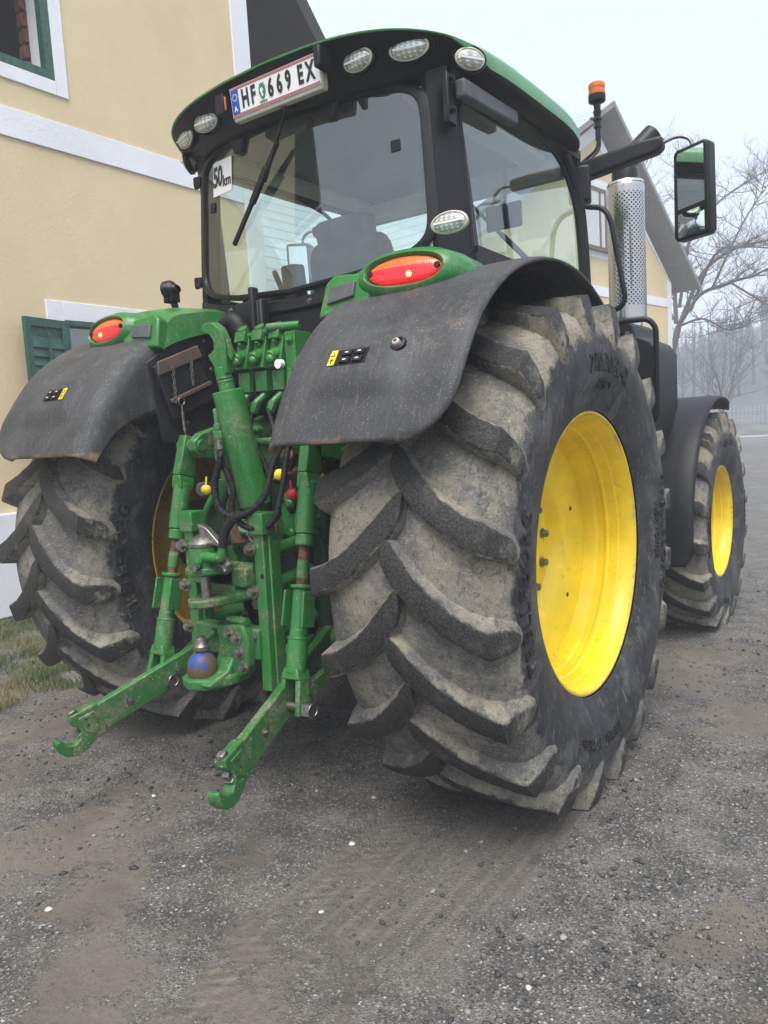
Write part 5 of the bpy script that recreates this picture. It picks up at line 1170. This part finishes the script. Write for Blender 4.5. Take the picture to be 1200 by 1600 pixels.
# bare trees
def bare_tree(name, label, base, h, lean, seed, spread, depth, r0, bias=V((0, 0, 0))):
    rnd = random.Random(seed); t = thing(name, label, 'tree', base); tr, br = MB(), MB()
    def grow(p, d, L, r, lev):
        n = 4 if lev < 3 else 3; path = [p]; dirs = d.copy()
        for i in range(n):
            dirs = (dirs + V((rnd.gauss(0, .16), rnd.gauss(0, .16), rnd.gauss(.03, .12))) + bias * (.06 if lev else .0)).normalized(); p = p + dirs * (L / n); path.append(p)
        tip = r * .62; rad = [r + (tip - r) * i / n for i in range(n + 1)]
        (tr if lev == 0 else br).tube(path, rad, 7 if lev < 2 else (4 if lev < 4 else 3), cap=lev < 3)
        if lev >= depth: return
        k = (3 if lev else 5) + (1 if rnd.random() < .5 else 0)
        for j in range(k):
            i = rnd.choice(range(1, n + 1)) if lev else rnd.choice((n - 1, n)); a = rnd.uniform(0, 2 * PI)
            ax_ = V((math.cos(a), math.sin(a), rnd.uniform(-.1, .4))); nd = (dirs * rnd.uniform(.5, 1.0) + ax_ * spread + bias * .25).normalized()
            grow(path[i], nd, L * rnd.uniform(.58, .82), rad[i] * rnd.uniform(.5, .72), lev + 1)
        grow(path[-1], (dirs + bias * .1).normalized(), L * .75, tip * .95, lev + 1)
    grow(V((0, 0, 0)), V(lean).normalized(), h * .36, r0, 0)
    a = tr.build('trunk', M['bark'], t); c = br.build('crown', M['bark'], t); return t
def limb_tree(name, label):
    rnd = random.Random(21); base = V((-5.5, 27, 0)); t = thing(name, label, 'tree', base); tr, br = MB(), MB()
    W = lambda a, h, y: V((-5.07 + a * .0213, y, 4.9 + h * .0226 - a * .0032)) - base
    def twig(p, d, L, r, lev):
        n = 3; path = [p]
        for i in range(n):
            d = (d + V((rnd.gauss(0, .22), rnd.gauss(0, .22), rnd.gauss(.05, .18)))).normalized(); p = p + d * (L / n); path.append(p)
        br.tube(path, [r * (1 - .45 * i / n) for i in range(n + 1)], 4 if lev < 3 else 3, cap=False)
        if lev >= 5 or L < .16: return
        for q in range(3 if lev < 4 else 2):
            a = rnd.uniform(0, 2 * PI); i = rnd.choice((1, 2, 3)); nd = (d * .7 + V((math.cos(a), math.sin(a), rnd.uniform(-.2, .7))) * .75).normalized(); twig(path[i], nd, L * rnd.uniform(.5, .78), r * .52, lev + 1)
    tr.tube(spline([(-.2, .2, -.1), (-.05, .1, 1.2), W(-22, -100, 27), W(0, -10, 27)], 5), [.20 - .09 * i / 15 for i in range(16)], 9)
    for pts, r0 in (([(0, -10, 27), (40, 38, 26.6), (90, 55, 26.2), (140, 68, 25.8), (215, 110, 25.4)], .10), ([(0, -10, 27), (38, 78, 27.4), (88, 118, 27.8), (140, 132, 28.0), (210, 175, 28.4)], .11), ([(-4, -5, 27), (-8, 70, 27.5), (12, 140, 28.2), (50, 200, 28.8), (120, 250, 29.4)], .11), ([(-10, 0, 27), (-38, 95, 26.8), (-48, 175, 27.0), (-58, 250, 27.4)], .10), ([(2, 20, 27), (25, 120, 26.5), (36, 170, 26.2), (30, 235, 26.0)], .08), ([(0, -10, 27), (48, 0, 26.2), (92, -18, 25.6), (125, -8, 25.2)], .06), ([(20, 15, 27), (70, 95, 26), (120, 100, 25.2), (190, 90, 24.6)], .08), ([(-20, 40, 27), (-80, 120, 27.6), (-120, 190, 28)], .09), ([(60, 45, 26.4), (110, 150, 26.6), (150, 215, 27.)], .06), ([(90, 56, 26.2), (150, 20, 25.6), (185, 5, 25.2)], .05)):
        P = spline([W(*q) for q in pts], 7); n = len(P)
        r0 *= .78; br.tube(P, [r0 * (1 - .80 * i / (n - 1)) for i in range(n)], 7, cap=False)
        for i in range(3, n):
            for q in range(1 if i < n / 2 else 2):
                d = (P[i] - P[i - 1]).normalized(); a = rnd.uniform(0, 2 * PI); nd = (d * .6 + V((math.cos(a), math.sin(a) * .7, rnd.uniform(-.25, .8)))).normalized(); twig(P[i], nd, rnd.uniform(.6, 1.25), max(.016, r0 * .30 * (1 - .6 * i / n)), 2)
    tr.build('trunk', M['bark'], t); br.build('crown', M['bark'], t)
limb_tree('bare_tree', 'large leafless tree spreading its branches behind the gabled house')
bare_tree('bare_shrub', 'thin leafless shrub close to the corner of the gabled house', (-5.0, 33.0, 0), 5.0, (.02, 0, 1), 4, .6, 4, .07, V((.1, 0, .2)))

# grass by the house wall
rnd = random.Random(3); b = MB(); tone = []
def grass_edge(x, y):
    e = -2.05 + .22 * noise.noise(V((x * 1.5, y * 1.5, 7))) + .12 * noise.noise(V((x * 5, y * 5, 2))); ymin = -.9 + .35 * noise.noise(V((x * 2, 0, 5))) + (x + 2.2) * .05; return x < e - max(0, (y - .1)) * 1.0 and y > ymin
cnt = 0
while cnt < 21000:
    x, y = rnd.uniform(-4.35, -1.7), rnd.uniform(-1.4, 2.0)
    if not grass_edge(x, y): continue
    if noise.noise(V((x * 3.5, y * 3.5, 1))) + rnd.uniform(-.35, .35) < -.12: continue
    cnt += 1; h = rnd.uniform(.015, .055); a = rnd.uniform(0, 2 * PI); w = rnd.uniform(.0015, .0032); dx, dy = math.cos(a) * w, math.sin(a) * w; l = rnd.uniform(.3, 1.3) * h; ld = rnd.uniform(0, 2 * PI)
    m_ = (x + math.cos(ld) * l * .4, y + math.sin(ld) * l * .4, h * .7); e_ = (x + math.cos(ld) * l, y + math.sin(ld) * l, h * rnd.uniform(.6, 1.))
    b.add([(x - dx, y - dy, -.006), (x + dx, y + dy, -.006), (m_[0] + dx * .8, m_[1] + dy * .8, m_[2]), (m_[0] - dx * .8, m_[1] - dy * .8, m_[2]), e_], [(0, 1, 2, 3), (3, 2, 4)])
    tone += [min(1, max(0, .45 + .9 * noise.noise(V((x * 2.5, y * 2.5, 9))) + rnd.uniform(-.3, .3)))] * 5
tag(b.build('grass', M['grass'], attr={'tone': tone}), 'short worn winter grass beside the farmhouse wall', 'grass', kind='stuff')

# loose gravel: numpy scatter of faceted pebbles
rs = np.random.RandomState(2)
phi = (1 + 5 ** .5) / 2
ico = np.array([(-1, phi, 0), (1, phi, 0), (-1, -phi, 0), (1, -phi, 0), (0, -1, phi), (0, 1, phi), (0, -1, -phi), (0, 1, -phi), (phi, 0, -1), (phi, 0, 1), (-phi, 0, -1), (-phi, 0, 1)]) / 1.9
icf = np.array([(0, 11, 5), (0, 5, 1), (0, 1, 7), (0, 7, 10), (0, 10, 11), (1, 5, 9), (5, 11, 4), (11, 10, 2), (10, 7, 6), (7, 1, 8), (3, 9, 4), (3, 4, 2), (3, 2, 6), (3, 6, 8), (3, 8, 9), (4, 9, 5), (2, 4, 11), (6, 2, 10), (8, 6, 7), (9, 8, 1)])
cam = np.array([2.3986, -2.9527])
N = 0; P = []; S = []; T = []
while N < 40000:
    d = 1.0 + 7.5 * rs.rand() ** 1.8; a = math.radians(-35.4 + rs.uniform(-36, 34)); x, y = cam[0] + d * math.sin(a), cam[1] + d * math.cos(a)
    if x < -2.1 and y > -.9: continue
    dens = noise.noise(V((x * 1.3, y * 1.3, 4))) + .6 * noise.noise(V((x * 3.1, y * 3.1, 8)))
    if abs(x - 1.02) < .33 and y < -.1: dens -= .45
    if dens + rs.uniform(-.55, .55) < -.02: continue
    sz = min(.0105, .0013 * math.exp(rs.gamma(1.15, .46))); t = rs.rand()
    tone_ = .15 + .45 * rs.rand() if t < .72 else (.6 + .25 * rs.rand() if t < .965 else (.9 + .1 * rs.rand() if sz < .005 else .5))
    P.append((x, y)); S.append(sz); T.append(tone_); N += 1
for (x, y, sz, t_) in ((.69, -.88, .013, .97), (.30, -.62, .008, .95), (.10, -1.40, .018, .12), (1.55, -1.22, .010, .95), (.55, -.55, .010, .93), (1.75, -.75, .009, .9), (-.3, -1.0, .010, .96), (.85, -1.25, .009, .95), (.05, -1.7, .012, .97), (1.3, -1.6, .011, .2), (-.1, -1.55, .013, .12), (.25, -1.3, .010, .96)):
    P.append((x, y)); S.append(sz); T.append(t_)
P = np.array(P); S = np.array(S); T = np.array(T); N = len(P)
ang = rs.rand(N) * 2 * np.pi; sq = np.stack([S * rs.uniform(.8, 1.4, N), S * rs.uniform(.7, 1.1, N), S * rs.uniform(.45, .8, N)], 1)
vv = ico[None] * (1 + .28 * rs.randn(N, 12, 1).clip(-1, 1)) * sq[:, None, :]
ca, sa = np.cos(ang)[:, None], np.sin(ang)[:, None]
vx = vv[:, :, 0] * ca - vv[:, :, 1] * sa + P[:, :1]; vy = vv[:, :, 0] * sa + vv[:, :, 1] * ca + P[:, 1:]; vz = vv[:, :, 2] + sq[:, 2:3] * .25 - .004
co = np.stack([vx, vy, vz], 2).reshape(-1, 3); tri = (icf[None] + 12 * np.arange(N)[:, None, None]).reshape(-1, 3)
me = bpy.data.meshes.new('gravel'); me.vertices.add(len(co)); me.vertices.foreach_set('co', co.ravel()); me.loops.add(tri.size); me.loops.foreach_set('vertex_index', tri.ravel().astype(np.int32)); me.polygons.add(len(tri)); me.polygons.foreach_set('loop_start', (np.arange(len(tri)) * 3).astype(np.int32)); me.update(calc_edges=True)
a_ = me.attributes.new('tone', 'FLOAT', 'POINT'); a_.data.foreach_set('value', np.repeat(T, 12)); me.materials.append(M['stone'])
go = bpy.data.objects.new('gravel', me); C.objects.link(go); tag(go, 'loose dark and pale gravel scattered over the yard', 'gravel', kind='stuff')

# ================================================================ AIR, SKY, LIGHT, CAMERA
b = MB(); b.box((0, 0, 14), (430, 430, 30)); hz = b.build('haze', simple('haze_air', (1, 1, 1)))
hm = bpy.data.materials.new('haze'); hm.use_nodes = True; hm.node_tree.nodes.clear()
vo_ = hm.node_tree.nodes.new('ShaderNodeVolumePrincipled'); vo_.inputs['Color'].default_value = (.90, .935, 1, 1); vo_.inputs['Density'].default_value = .0062; vo_.inputs['Anisotropy'].default_value = .0
ou = hm.node_tree.nodes.new('ShaderNodeOutputMaterial'); hm.node_tree.links.new(vo_.outputs[0], ou.inputs['Volume']); hz.data.materials.clear(); hz.data.materials.append(hm); tag(hz, 'pale winter mist filling the air', 'haze', kind='stuff')

w = bpy.data.worlds.new('World'); bpy.context.scene.world = w; w.use_nodes = True; nt = w.node_tree; nt.nodes.clear()
sky = nt.nodes.new('ShaderNodeTexSky'); sky.sky_type = 'NISHITA'; sky.sun_disc = False; sky.sun_elevation = math.radians(62); sky.sun_rotation = math.radians(150); sky.air_density = 1.2; sky.dust_density = 6; sky.ozone_density = 1
hs = nt.nodes.new('ShaderNodeHueSaturation'); hs.inputs['Saturation'].default_value = .38
mx = nt.nodes.new('ShaderNodeMix'); mx.data_type = 'RGBA'; mx.inputs[0].default_value = .55; mx.inputs[7].default_value = (5.3, 6.25, 7.7, 1)
bg = nt.nodes.new('ShaderNodeBackground'); bg.inputs['Strength'].default_value = .125; ow = nt.nodes.new('ShaderNodeOutputWorld')
nt.links.new(sky.outputs[0], hs.inputs['Color']); nt.links.new(hs.outputs[0], mx.inputs[6]); nt.links.new(mx.outputs[2], bg.inputs[0]); nt.links.new(bg.outputs[0], ow.inputs[0])
sl_ = bpy.data.lights.new('sun', 'SUN'); sl_.energy = 2.5; sl_.angle = math.radians(40); sl_.color = (1, .965, .915); so = bpy.data.objects.new('sun', sl_); C.objects.link(so)
el, azs = math.radians(62), math.radians(150); dirn = V((math.sin(azs) * math.cos(el), math.cos(azs) * math.cos(el), math.sin(el))); so.rotation_euler = dirn.to_track_quat('Z', 'Y').to_euler()

cd = bpy.data.cameras.new('camera'); cam_o = bpy.data.objects.new('camera', cd); C.objects.link(cam_o)
cx, cy, cz, yaw, pitch, roll, fpx = 2.3986, -2.9527, 1.5113, -.6185, -.1071, -.0590, 1192.4595
f_ = V((math.sin(yaw) * math.cos(pitch), math.cos(yaw) * math.cos(pitch), math.sin(pitch))); r_ = V((math.cos(yaw), -math.sin(yaw), 0)); u_ = r_.cross(f_)
r2 = r_ * math.cos(roll) + u_ * math.sin(roll); u2 = -r_ * math.sin(roll) + u_ * math.cos(roll)
mw = Matrix((r2, u2, -f_)).transposed().to_4x4(); mw.translation = (cx, cy, cz); cam_o.matrix_world = mw
cd.sensor_fit = 'VERTICAL'; cd.sensor_height = 36; cd.sensor_width = 27; cd.lens = fpx / 1600 * 36; cd.clip_end = 2000; cd.clip_start = .05
sc_ = bpy.context.scene; sc_.camera = cam_o
sc_.view_settings.view_transform = 'Standard'; sc_.view_settings.look = 'None'; sc_.view_settings.exposure = .80; sc_.view_settings.gamma = 1
sc_.render.engine = 'CYCLES'; sc_.cycles.use_denoising = True; sc_.cycles.denoiser = 'OPENIMAGEDENOISE'; sc_.cycles.max_bounces = 10; sc_.cycles.transparent_max_bounces = 16; sc_.cycles.volume_bounces = 1; sc_.cycles.volume_step_rate = 5
sc_.cycles.use_adaptive_sampling = True; sc_.cycles.adaptive_threshold = .02
